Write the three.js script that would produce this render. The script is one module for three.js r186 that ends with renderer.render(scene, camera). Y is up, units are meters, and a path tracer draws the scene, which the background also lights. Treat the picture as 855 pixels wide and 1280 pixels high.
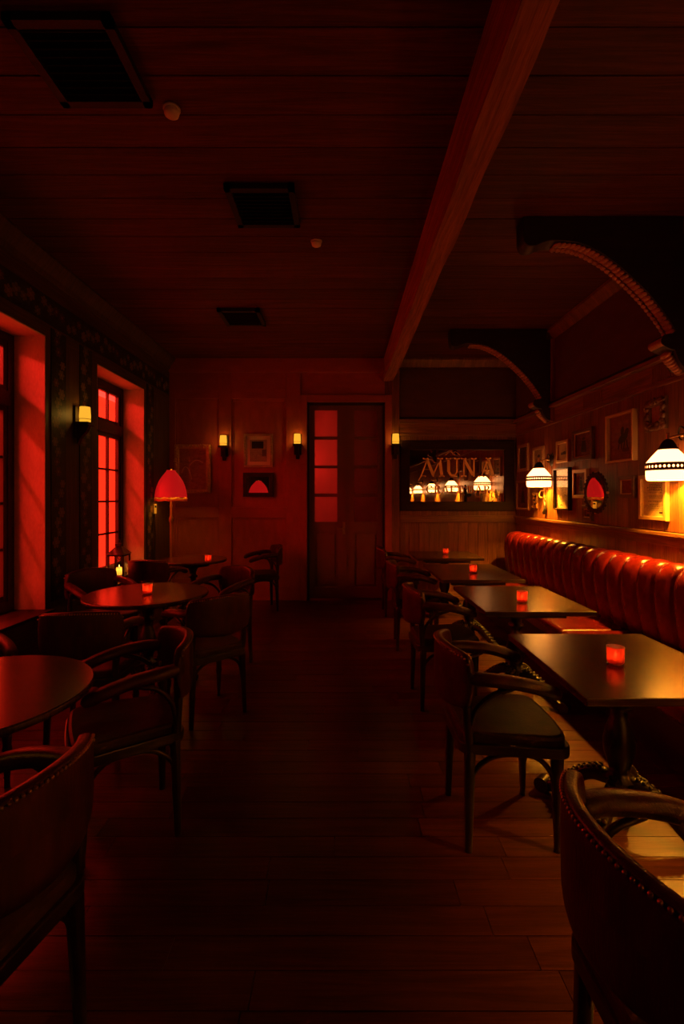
import * as THREE from 'three';
import { RoundedBoxGeometry } from 'three/addons/geometries/RoundedBoxGeometry.js';
import { mergeGeometries } from 'three/addons/utils/BufferGeometryUtils.js';
import { TextGeometry } from 'three/addons/geometries/TextGeometry.js';
import { FontLoader } from 'three/addons/loaders/FontLoader.js';
import { RectAreaLightUniformsLib } from 'three/addons/lights/RectAreaLightUniformsLib.js';
RectAreaLightUniformsLib.init();

// ------------------------------------------------------------------ camera, light, exposure
const EYE = 1.5, F = 600, CX = 427.5, CY = 621;           // photo: focal length and vanishing point in pixels of the 855 x 1280 frame
const scene = new THREE.Scene();
scene.background = new THREE.Color(0x000000);
const camera = new THREE.PerspectiveCamera(2 * Math.atan(640 / F) * 180 / Math.PI, 855 / 1280, 0.05, 60);
camera.position.set(0, EYE, 0);
camera.lookAt(0, EYE, -5);
camera.setViewOffset(855, 1280, 0, 640 - CY, 855, 1280);  // shift lens: verticals stay vertical
const renderer = new THREE.WebGLRenderer();
renderer.toneMapping = THREE.LinearToneMapping;
renderer.toneMappingExposure = 1.0;
renderer.shadowMap.enabled = true;
const L = {                                               // light levels, one place
  lampPoint: 16, lampGlow: 7.5, warm: [1, 0.37, 0.022],
  sconcePoint: 0.05, sconceGlow: 1.0,
  candlePoint: 0.014,
  floorLampPoint: 0.34, floorLampGlow: 0.38,
  neon: 110, neonGlow: 6, panel: 2.0, corridor: 1.1,
};
const RED = [1, 0.02, 0.012];

// ------------------------------------------------------------------ room measures (metres; Z is distance from the camera plane, world z = -Z)
const XL = -2.5, XR = 2.54, ZB = 6.98, ZR = -4.6, H = 3.5, WT = 0.32, WINX = -2.79;
const SILL = 0.55, LINTEL = 2.86;
const WINDOWS = [[4.9, 6.07], [2.88, 4.05]];

// ------------------------------------------------------------------ helpers
function rng(seed) { let a = seed >>> 0; return () => { a = (a + 0x6D2B79F5) >>> 0; let t = Math.imul(a ^ (a >>> 15), 1 | a); t = (t + Math.imul(t ^ (t >>> 7), 61 | t)) ^ t; return ((t ^ (t >>> 14)) >>> 0) / 4294967296; }; }
const R = rng(7);
const rgb = (r, g, b) => new THREE.Color().setRGB(r, g, b);
const taken = new Map();
function numbered(name) { const n = taken.get(name) ?? 0; taken.set(name, n + 1); return n ? name + '_' + String(n).padStart(3, '0') : name; }
function mk(name, geo, mat, parent) {
  const m = new THREE.Mesh(Array.isArray(geo) ? join(geo) : geo, mat);
  m.name = parent ? name : numbered(name); m.castShadow = m.receiveShadow = true;
  (parent ?? scene).add(m); return m;
}
function join(list) {
  const out = list.map((g) => { let h = g.index ? g.toNonIndexed() : g; for (const k of Object.keys(h.attributes)) if (!['position', 'normal', 'uv'].includes(k)) h.deleteAttribute(k); return h; });
  return mergeGeometries(out, false);
}
function thing(name, label, category, group, kind) {
  const o = new THREE.Group(); o.name = numbered(name); scene.add(o);
  if (kind) o.userData.kind = kind;
  if (label) o.userData.label = label;
  if (category) o.userData.category = category;
  if (group) o.userData.group = group;
  return o;
}
const structure = (name, label) => thing(name, label, null, null, 'structure');
function copyOf(root, label, group) { const c = root.clone(); c.name = numbered(root.name.replace(/_\d+$/, '')); c.userData = { ...root.userData }; if (label) c.userData.label = label; if (group) c.userData.group = group; scene.add(c); return c; }
// box with texture coordinates in metres, u along the grain (the longest side unless told)
function bx(w, h, d, x = 0, y = 0, z = 0, grain, bevel = 0) {
  const g = bevel ? new RoundedBoxGeometry(w, h, d, 2, bevel) : new THREE.BoxGeometry(w, h, d);
  const ax = grain ?? (w >= h && w >= d ? 0 : h >= d ? 1 : 2), p = g.attributes.position, n = g.attributes.normal, uv = g.attributes.uv;
  for (let i = 0; i < p.count; i++) {
    const c = [p.getX(i), p.getY(i), p.getZ(i)], m = [Math.abs(n.getX(i)), Math.abs(n.getY(i)), Math.abs(n.getZ(i))];
    const f = m.indexOf(Math.max(...m)), rest = [0, 1, 2].filter((k) => k !== f);
    const u = rest.includes(ax) ? ax : rest[0], v = rest.find((k) => k !== u);
    uv.setXY(i, c[u] * 0.5 + 0.37, c[v] * 1.7 + 0.21);
  }
  return g.translate(x, y, z);
}
const span = (x0, x1, y0, y1, z0, z1, grain, bevel) => bx(Math.abs(x1 - x0), Math.abs(y1 - y0), Math.abs(z1 - z0), (x0 + x1) / 2, (y0 + y1) / 2, (z0 + z1) / 2, grain, bevel);
const cyl = (r0, r1, h, x, y, z, seg = 20) => new THREE.CylinderGeometry(r1, r0, h, seg).translate(x, y + h / 2, z);
const ball = (r, x, y, z, a = 10, b = 8) => new THREE.SphereGeometry(r, a, b).translate(x, y, z);
const lathe = (pts, seg = 28) => new THREE.LatheGeometry(pts.map(([r, y]) => new THREE.Vector2(r, y)), seg);
const V = (x, y, z) => new THREE.Vector3(x, y, z);
function tube(pts, r, seg = 24, rad = 8) { return new THREE.TubeGeometry(new THREE.CatmullRomCurve3(pts.map((p) => V(...p))), seg, r, rad); }
// a section (half widths a sideways, b upwards, superellipse power n) carried along a smooth path
function sweep(pts, size, n = 2, seg = 28, rad = 14, up = V(0, 1, 0)) {
  const c = new THREE.CatmullRomCurve3(pts.map((p) => V(...p))), pos = [], idx = [], uv = [];
  for (let i = 0; i <= seg; i++) {
    const t = i / seg, p = c.getPoint(t), T = c.getTangent(t), S = V().crossVectors(T, up).normalize(), U = V().crossVectors(S, T).normalize(), [a, b] = size(t);
    for (let k = 0; k <= rad; k++) {
      const q = k / rad * 2 * Math.PI, cs = Math.cos(q), sn = Math.sin(q), e = 2 / n;
      const x = Math.sign(cs) * Math.abs(cs) ** e * a, y = Math.sign(sn) * Math.abs(sn) ** e * b;
      pos.push(p.x + S.x * x + U.x * y, p.y + S.y * x + U.y * y, p.z + S.z * x + U.z * y); uv.push(t, k / rad * 0.3);
    }
  }
  const w = rad + 1;
  for (let i = 0; i < seg; i++) for (let k = 0; k < rad; k++) { const a = i * w + k; idx.push(a, a + 1, a + w, a + 1, a + w + 1, a + w); }
  for (const [i, s] of [[0, 1], [seg, -1]]) {
    const b = pos.length / 3, p = c.getPoint(i / seg); pos.push(p.x, p.y, p.z); uv.push(i / seg, 0.1);
    for (let k = 0; k < rad; k++) { const a = i * w + k; s > 0 ? idx.push(b, a + 1, a) : idx.push(b, a, a + 1); }
  }
  const g = new THREE.BufferGeometry();
  g.setAttribute('position', new THREE.Float32BufferAttribute(pos, 3)); g.setAttribute('uv', new THREE.Float32BufferAttribute(uv, 2)); g.setIndex(idx);
  g.computeVertexNormals(); return g;
}
const rounded = (t, e = 0.08) => { const d = Math.min(t, 1 - t) / e; return d >= 1 ? 1 : Math.sqrt(Math.max(0.02, 1 - (1 - d) ** 2)); };
function extrude(pts, depth, bevel = 0, curve = false) {
  const s = Array.isArray(pts) ? new THREE.Shape(pts.map(([x, y]) => new THREE.Vector2(x, y))) : pts;
  return new THREE.ExtrudeGeometry(s, { depth, bevelEnabled: bevel > 0, bevelSize: bevel, bevelThickness: bevel, bevelSegments: 2, steps: 1, curveSegments: curve ? 20 : 10 });
}
function lampLight(parent, x, y, z, intensity, color, radius = 1.5) {
  const l = new THREE.PointLight(rgb(...color), intensity); l.position.set(x, y, z); l.castShadow = true; l.shadow.radius = radius; parent.add(l); return l;
}

// ------------------------------------------------------------------ textures
function valueNoise(seed, w, h) {                         // tiling noise on a w x h lattice
  const r = rng(seed), g = Float32Array.from({ length: w * h }, () => r()), s = (t) => t * t * (3 - 2 * t);
  return (x, y) => { x = ((x % w) + w) % w; y = ((y % h) + h) % h; const i = Math.floor(x), j = Math.floor(y), u = s(x - i), v = s(y - j), i1 = (i + 1) % w, j1 = (j + 1) % h;
    return (g[j * w + i] * (1 - u) + g[j * w + i1] * u) * (1 - v) + (g[j1 * w + i] * (1 - u) + g[j1 * w + i1] * u) * v; };
}
function dataTex(w, h, fn, srgb = true) {
  const d = new Uint8Array(w * h * 4);
  for (let j = 0; j < h; j++) for (let i = 0; i < w; i++) { const c = fn(i / w, j / h), o = (j * w + i) * 4; for (let k = 0; k < 3; k++) d[o + k] = Math.max(0, Math.min(255, (Array.isArray(c) ? c[k] : c) * 255)); d[o + 3] = 255; }
  const t = new THREE.DataTexture(d, w, h); t.wrapS = t.wrapT = THREE.RepeatWrapping; t.magFilter = THREE.LinearFilter; if (srgb) t.colorSpace = THREE.SRGBColorSpace; t.needsUpdate = true; return t;
}
const nA = valueNoise(1, 8, 64), nB = valueNoise(2, 24, 256), nC = valueNoise(3, 4, 12), nD = valueNoise(5, 64, 256);
const grain = (u, v) => { const w = nC(u * 4, v * 12) * 0.06; return 0.5 * nA(u * 8, (v + w) * 64) + 0.3 * nB(u * 24, (v + w) * 256) + 0.2 * nD(u * 64, v * 256); };
const grainTex = dataTex(512, 512, (u, v) => { const s = 0.62 + 0.5 * grain(u, v) + 0.16 * (nC(u * 4, v * 12) - 0.5); return [s, s * 0.985, s * 0.96]; });
const grainBump = dataTex(512, 512, (u, v) => grain(u, v), false);
const nE = valueNoise(11, 96, 96), nF = valueNoise(12, 10, 10), nG = valueNoise(13, 32, 32);
const leatherTex = dataTex(256, 256, (u, v) => { const s = 0.72 + 0.22 * nF(u * 10, v * 10) + 0.12 * nG(u * 32, v * 32); return s; });
const leatherBump = dataTex(256, 256, (u, v) => 0.6 * nE(u * 96, v * 96) + 0.4 * nG(u * 32, v * 32), false);
const plasterTex = dataTex(256, 256, (u, v) => 0.82 + 0.1 * nF(u * 10, v * 10) + 0.08 * nE(u * 96, v * 96));
function texCopy(t, ru, rv, ou = 0, ov = 0) { const c = t.clone(); c.repeat.set(ru, rv); c.offset.set(ou, ov); c.needsUpdate = true; return c; }
function canvasTex(w, h, draw) { const c = document.createElement('canvas'); c.width = w; c.height = h; draw(c.getContext('2d'), w, h); const t = new THREE.CanvasTexture(c); t.colorSpace = THREE.SRGBColorSpace; t.magFilter = THREE.LinearFilter; return t; }

// ------------------------------------------------------------------ materials
function wood(r, g, b, rough = 0.45, bump = 0.0006, ou = 0, ov = 0, spec = 1) { return new THREE.MeshPhysicalMaterial({ color: rgb(r, g, b), roughness: rough, specularIntensity: spec, map: texCopy(grainTex, 1, 1, ou, ov), bumpMap: texCopy(grainBump, 1, 1, ou, ov), bumpScale: bump, clearcoat: 0 }); }
function woods(n, c, rough, bump, vary = 0.18, seed = 3, spec = 1) { const r = rng(seed); return Array.from({ length: n }, () => { const k = 1 - vary + 2 * vary * r(), w = 1 + 0.06 * (r() - 0.5); return wood(c[0] * k, c[1] * k * w, c[2] * k * w, rough, bump, r(), r(), spec); }); }
function plain(r, g, b, rough = 0.5, metal = 0, more = {}) { return new THREE.MeshPhysicalMaterial({ color: rgb(r, g, b), roughness: rough, metalness: metal, ...more }); }
function leather(r, g, b, rough = 0.38, spec = 1) { return new THREE.MeshPhysicalMaterial({ color: rgb(r, g, b), roughness: rough, specularIntensity: spec, map: texCopy(leatherTex, 2, 2), bumpMap: texCopy(leatherBump, 3, 3), bumpScale: 0.0008 }); }
function glow(r, g, b, k, base = [0.6, 0.5, 0.4]) { return new THREE.MeshPhysicalMaterial({ color: rgb(...base), emissive: rgb(r, g, b), emissiveIntensity: k, roughness: 0.5 }); }
const pane = (r = 0.95, g = 0.95, b = 0.95, rough = 0.02) => new THREE.MeshPhysicalMaterial({ color: rgb(r, g, b), transmission: 1, thickness: 0, roughness: rough, ior: 1.5 });
const M = {
  floor: woods(8, [0.115, 0.032, 0.01], 0.32, 0.0005, 0.3, 21, 0.7),
  ceil: woods(6, [0.14, 0.034, 0.01], 0.55, 0.0008, 0.22, 22, 0.4),
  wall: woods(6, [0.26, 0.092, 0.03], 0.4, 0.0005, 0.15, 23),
  trim: wood(0.26, 0.11, 0.042, 0.4, 0.0004),
  beam: wood(0.4, 0.125, 0.048, 0.7, 0.003, 0.2, 0.4),
  carved: wood(0.5, 0.2, 0.085, 0.45, 0.0005, 0.5, 0.1),
  dark: wood(0.03, 0.014, 0.007, 0.35, 0.0003, 0.3, 0.3),
  table: wood(0.085, 0.042, 0.016, 0.23, 0.0002, 0.1, 0.6),
  chair: wood(0.045, 0.018, 0.008, 0.32, 0.0002, 0.7, 0.2),
  redPaint: new THREE.MeshPhysicalMaterial({ color: rgb(0.46, 0.1, 0.055), roughness: 0.5, map: texCopy(plasterTex, 1.3, 1.3), bumpMap: texCopy(grainBump, 1, 1), bumpScale: 0.0003 }),
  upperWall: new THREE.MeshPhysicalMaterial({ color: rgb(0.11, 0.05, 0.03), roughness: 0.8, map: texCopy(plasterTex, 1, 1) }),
  plaster: new THREE.MeshPhysicalMaterial({ color: rgb(0.66, 0.55, 0.46), roughness: 0.8, map: texCopy(plasterTex, 1, 1) }),
  pier: wood(0.11, 0.05, 0.022, 0.6, 0.0005, 0.15, 0.8),
  frameDark: wood(0.03, 0.011, 0.007, 0.5, 0.0004, 0.25, 0.45),
  leatherSeat: leather(0.055, 0.019, 0.006, 0.4, 0.2),
  leatherBack: leather(0.08, 0.016, 0.006, 0.34, 0.55),
  leatherRed: leather(0.16, 0.009, 0.008, 0.26),
  black: plain(0.008, 0.007, 0.006, 0.6),
  iron: plain(0.03, 0.026, 0.022, 0.45, 0.6),
  brass: plain(0.62, 0.4, 0.14, 0.32, 0.9),
  nail: plain(0.45, 0.3, 0.12, 0.35, 0.9),
  gold: plain(1.0, 0.66, 0.2, 0.5, 0),
  gilt: plain(0.6, 0.37, 0.13, 0.45, 0.4),
  mirrorFrame: new THREE.MeshPhysicalMaterial({ color: rgb(0.03, 0.009, 0.005), roughness: 0.6, specularIntensity: 0.4, map: texCopy(grainTex, 1, 1, 0.3, 0.3) }),
  white: plain(0.75, 0.7, 0.62, 0.5),
  mirror: plain(0.86, 0.84, 0.8, 0.015, 1),
  clear: pane(), redGlass: pane(0.9, 0.05, 0.025, 0.7), wax: new THREE.MeshPhysicalMaterial({ color: rgb(0.9, 0.72, 0.42), transmission: 0.55, thickness: 0, roughness: 0.95 }), thread: new THREE.MeshPhysicalMaterial({ color: rgb(0.7, 0.1, 0.05), transmission: 0.4, thickness: 0, roughness: 0.95 }), goldBraid: new THREE.MeshPhysicalMaterial({ color: rgb(0.92, 0.66, 0.26), transmission: 0.4, thickness: 0, roughness: 0.95 }), frosted: pane(0.8, 0.78, 0.76, 0.75),
};

// ------------------------------------------------------------------ floor
{
  const f = structure('floor', 'dark parquet of narrow boards laid across the room');
  mk('subfloor', span(XL - WT, XR + 0.3, -0.12, -0.013, -ZB - 0.3, -ZR + 0.3), M.dark, f);
  const r = rng(40), w = 0.12, far = [], lengths = [0.72, 0.96, 1.2, 1.44], geos = lengths.map((l) => bx(l - 0.003, 0.012, w - 0.003, 0, -0.006, 0, 0));
  for (let Z = ZR + w / 2; Z < ZB; Z += w) {
    let x = XL - 0.5 * r();
    while (x < XR) {
      const k = Math.floor(r() * 4), l = lengths[k], a = Math.max(x, XL), b = Math.min(x + l, XR);
      if (b - a > 0.02) {
        const whole = a === x && b === x + l;
        if (Z > 1.15) { const m = mk('plank', whole ? geos[k] : bx(b - a - 0.003, 0.012, w - 0.003, 0, -0.006, 0, 0), M.floor[Math.floor(r() * 8)], f); m.position.set((a + b) / 2, (r() - 0.5) * 0.0012, -Z); }
        else far.push(bx(b - a - 0.003, 0.012, w - 0.003, (a + b) / 2, -0.006, -Z, 0));
      }
      x += l;
    }
  }
  const m = mk('planks_near_bar', far, M.floor[2], f); m.userData.kind = 'stuff';
}
// ------------------------------------------------------------------ ceiling and beam
const BX0 = 0.606, BX1 = 0.742, BY = 3.18;
{
  const c = structure('ceiling', 'dark wooden plank ceiling');
  mk('ceiling_slab', span(XL - WT, XR + 0.3, H + 0.02, H + 0.2, -ZB - 0.3, -ZR + 0.3), M.dark, c);
  const r = rng(41), w = 0.235;
  const spans = [[XL, BX0 + 0.02], [BX1 - 0.02, XR]], geos = spans.map(([a, b]) => bx(b - a - 0.004, 0.02, w - 0.006, 0, 0.01, 0, 0, 0.003));
  for (let Z = ZB - w / 2; Z > ZR; Z -= w) spans.forEach(([a, b], k) => { const m = mk('ceiling_board', geos[k], M.ceil[Math.floor(r() * 6)], c); m.position.set((a + b) / 2, H + (r() - 0.5) * 0.003, -Z); });
  // rough-hewn beam
  const len = ZB - ZR, g = new THREE.BoxGeometry(BX1 - BX0, H - BY + 0.01, len, 3, 4, 90), p = g.attributes.position, q = valueNoise(50, 200, 16);
  const wob = (k, z) => (q(z * 3 + k * 17, k * 3.1) - 0.5) * 0.02 + (q(z * 9 + k * 31, k * 5.3) - 0.5) * 0.005;
  for (let i = 0; i < p.count; i++) { const x = p.getX(i), y = p.getY(i), z = p.getZ(i); if (y < 0) { p.setY(i, y + wob(1 + Math.round(x * 20), z) * 0.6); p.setX(i, x + Math.sign(x) * wob(x > 0 ? 6 : 9, z)); } }
  const uv = g.attributes.uv, nn = g.attributes.normal; for (let i = 0; i < p.count; i++) uv.setXY(i, p.getZ(i) * 0.5, (Math.abs(nn.getX(i)) > 0.5 ? p.getY(i) : p.getX(i)) * 1.2 + 0.5);
  g.computeVertexNormals(); g.translate((BX0 + BX1) / 2, (H + BY) / 2, -(ZB + ZR) / 2);
  const b = mk('ceiling_beam', g, M.beam); b.userData = { kind: 'structure', label: 'rough-hewn wooden beam running along the plank ceiling' };
}
// ------------------------------------------------------------------ wall_left with window openings
{
  const w = structure('wall_left', 'dark window wall with flowered wallpaper strips');
  const x0 = XL - WT, x1 = XL;
  mk('apron_wall', span(x0, x1, 0, SILL - 0.03, -ZB, -ZR), M.pier, w);
  mk('upper_wall', span(x0, x1, LINTEL, H, -ZB, -ZR), M.pier, w);
  let near = ZB;
  for (const [a, b] of WINDOWS) { mk('pier', span(x0, x1, SILL - 0.03, LINTEL, -near, -b), M.pier, w); near = a; }
  mk('pier', span(x0, x1, SILL - 0.03, LINTEL, -near, -ZR), M.pier, w);
  for (const [a, b] of WINDOWS) {                          // plastered reveals and deep sills
    mk('reveal_panel', span(WINX, XL - 0.002, SILL, LINTEL, -b, -b + 0.008), M.plaster, w);
    mk('reveal_panel', span(WINX, XL - 0.002, SILL, LINTEL, -a - 0.008, -a), M.plaster, w);
    mk('reveal_panel', span(WINX, XL - 0.002, LINTEL - 0.008, LINTEL, -b, -a), M.plaster, w);
    mk('sill', span(WINX - 0.02, XL + 0.06, SILL - 0.03, SILL, -b - 0.03, -a + 0.03, 2, 0.006), M.frameDark, w);
  }
  // cornice strip under the ceiling and flat frieze
  mk('cornice', extrude([[0, 0], [0, -0.16], [0.02, -0.16], [0.03, -0.12], [0.07, -0.07], [0.1, -0.02], [0.1, 0]], ZB - ZR - 0.02).translate(XL, H, -ZB + 0.01), M.pier, w);
  // flowered wallpaper borders
  const tex = canvasTex(256, 1024, (c, W, Hh) => {
    const r = rng(90); c.fillStyle = '#1a120c'; c.fillRect(0, 0, W, Hh);
    c.lineWidth = 4; c.strokeStyle = '#3a3020';
    for (let k = 0; k < 3; k++) { c.beginPath(); for (let y = 0; y <= Hh; y += 8) c.lineTo(W / 2 + Math.sin(y * Math.PI * 2 / 512 + k * 2.1) * 70, y); c.stroke(); }
    for (let y = 30; y < Hh; y += 84) {
      const x = W / 2 + (r() - 0.5) * 120, s = 38 + 18 * r(), hue = ['#6b3a2a', '#7a5a40', '#5a2a24', '#6a5c46'][Math.floor(r() * 4)];
      for (let k = 0; k < 6; k++) { const a = r() * 6.3; c.fillStyle = '#2e3320'; c.beginPath(); c.ellipse(x + Math.cos(a) * s * 1.3, y + Math.sin(a) * s * 1.1, s * 0.6, s * 0.24, a, 0, 6.3); c.fill(); }
      for (let k = 0; k < 6; k++) { const a = k / 6 * 6.28; c.fillStyle = hue; c.beginPath(); c.ellipse(x + Math.cos(a) * s * 0.5, y + Math.sin(a) * s * 0.5, s * 0.5, s * 0.36, a, 0, 6.3); c.fill(); c.strokeStyle = '#241610'; c.lineWidth = 2; c.stroke(); }
      c.fillStyle = '#8a6a48'; c.beginPath(); c.arc(x, y, s * 0.28, 0, 6.3); c.fill();
    }
  });
  tex.wrapS = tex.wrapT = THREE.RepeatWrapping;
  const paper = new THREE.MeshPhysicalMaterial({ map: tex, roughness: 0.55, color: rgb(0.9, 0.9, 0.9) });
  const strip = (za, zb, y0, y1) => { const g = new THREE.BoxGeometry(0.006, y1 - y0, Math.abs(zb - za)), uv = g.attributes.uv, p = g.attributes.position; for (let i = 0; i < p.count; i++) uv.setXY(i, p.getZ(i) / 0.26 + 0.5, p.getY(i) / 1.05 + za); g.translate(XL + 0.003, (y0 + y1) / 2, -(za + zb) / 2); mk('flowered_strip', g, paper, w); };
  const hstrip = (za, zb, y0, y1) => { const g = new THREE.BoxGeometry(0.006, y1 - y0, zb - za), uv = g.attributes.uv, p = g.attributes.position; for (let i = 0; i < p.count; i++) uv.setXY(i, p.getY(i) / 0.26 + 0.5, p.getZ(i) / 1.05); g.translate(XL + 0.003, (y0 + y1) / 2, -(za + zb) / 2); mk('flowered_strip', g, paper, w); };
  for (const [za, zb] of [[4.12, 4.34], [4.57, 4.79], [6.14, 6.36], [2.1, 2.32], [2.55, 2.77]]) strip(za, zb, 0.6, 2.95);
  hstrip(ZR + 0.1, 6.9, 2.97, 3.2);
}
// ------------------------------------------------------------------ windows
function windowUnit(n, a, b) {
  const w = structure('window_' + n, 'tall dark casement with small panes glowing red');
  const t = 0.045, zc = (a + b) / 2 - 0.085;
  const bar = (z0, z1, y0, y1, name = 'frame') => mk(name, span(WINX - 0.03, WINX + 0.03, y0, y1, -z0, -z1, undefined, 0.004), M.frameDark, w);
  bar(a, a + 0.08, SILL, LINTEL); bar(b - 0.08, b, SILL, LINTEL); bar(a + 0.08, b - 0.08, LINTEL - 0.08, LINTEL); bar(a + 0.08, b - 0.08, SILL, SILL + 0.09);
  mk('transom', span(WINX - 0.05, WINX + 0.05, 2.25, 2.37, -a - 0.08, -b + 0.08, 2, 0.006), M.frameDark, w);
  bar(zc - 0.02, zc + 0.02, SILL + 0.09, LINTEL - 0.08, 'mullion');
  for (const [z0, z1] of [[a + 0.08, zc - 0.02], [zc + 0.02, b - 0.08]]) {
    for (const [y0, y1, rows] of [[SILL + 0.09, 2.25, 4], [2.37, LINTEL - 0.08, 1]]) {
      const iz0 = z0 + t, iz1 = z1 - t, iy0 = y0 + t, iy1 = y1 - t, zm = (iz0 + iz1) / 2;
      const sash = mk('sash', [span(WINX - 0.02, WINX + 0.02, y0, y1, -z0, -iz0), span(WINX - 0.02, WINX + 0.02, y0, y1, -iz1, -z1), span(WINX - 0.02, WINX + 0.02, y0, iy0, -iz0, -iz1), span(WINX - 0.02, WINX + 0.02, iy1, y1, -iz0, -iz1)], M.frameDark, w);
      mk('glazing_bar', span(WINX - 0.015, WINX + 0.015, iy0, iy1, -zm + 0.011, -zm - 0.011), M.frameDark, sash);
      const ph = (iy1 - iy0) / rows;
      for (let k = 0; k < rows; k++) {
        if (k) mk('glazing_bar', span(WINX - 0.014, WINX + 0.014, iy0 + k * ph - 0.011, iy0 + k * ph + 0.011, -iz0, -iz1), M.frameDark, sash);
        for (const [p, q] of [[iz0, zm], [zm, iz1]]) { const g = new THREE.PlaneGeometry(q - p, ph).rotateY(Math.PI / 2).translate(WINX, iy0 + (k + 0.5) * ph, -(p + q) / 2); mk('pane', g, M.clear, sash); }
      }
    }
  }
}
WINDOWS.forEach(([a, b], i) => windowUnit(i + 1, a, b));
// ------------------------------------------------------------------ the passage outside the windows: a red backlit advertising wall with a neon strip along its top
{
  const o = structure('exterior_wall', 'plain wall across the narrow passage outside');
  mk('facade', span(-3.95, -3.75, -0.3, 4.2, -9.2, 2), M.upperWall, o);
  const g = structure('exterior_ground', 'paved ground of the passage outside'); mk('paving', span(-3.95, XL - WT, -0.4, -0.3, -9.2, 2), M.upperWall, g);
  const zc = -5.15, len = 6.9, yl = 0.25, yh = 3.32, col = [1, 0.022, 0.006];
  const p = thing('backlit_sign_panel', 'long red backlit sign panel seen through the window panes', 'lit sign');
  mk('light_face', span(-3.66, -3.62, yl, yh, zc - len / 2, zc + len / 2), glow(...col, L.panel, [0.5, 0.05, 0.03]), p);
  mk('casing', [span(-3.75, -3.66, yl - 0.04, yh + 0.04, zc - len / 2 - 0.04, zc + len / 2 + 0.04)], M.iron, p);
  const a = new THREE.RectAreaLight(rgb(...col), L.panel, len, yh - yl); a.position.set(-3.615, (yl + yh) / 2, zc); a.lookAt(0, (yl + yh) / 2, zc); a.castShadow = true; scene.add(a);
  const n = thing('neon_strip', 'red neon strip along the top of the backlit sign panel', 'neon light');
  mk('tube', new THREE.CylinderGeometry(0.04, 0.04, len, 16).rotateX(Math.PI / 2), glow(...RED, L.neonGlow, [0.5, 0.1, 0.1]), n);
  for (const z of [-3.2, -1.1, 1.1, 3.2]) mk('bracket', span(-0.068, -0.03, -0.02, 0.02, z - 0.02, z + 0.02), M.iron, n);
  n.position.set(-3.55, 3.02, zc);
  const t = new THREE.RectAreaLight(rgb(...RED), L.neon, len, 0.09); t.position.set(-3.503, 3.0, zc); t.lookAt(-2.5, 2.1, zc); t.castShadow = true; scene.add(t);
}
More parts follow.
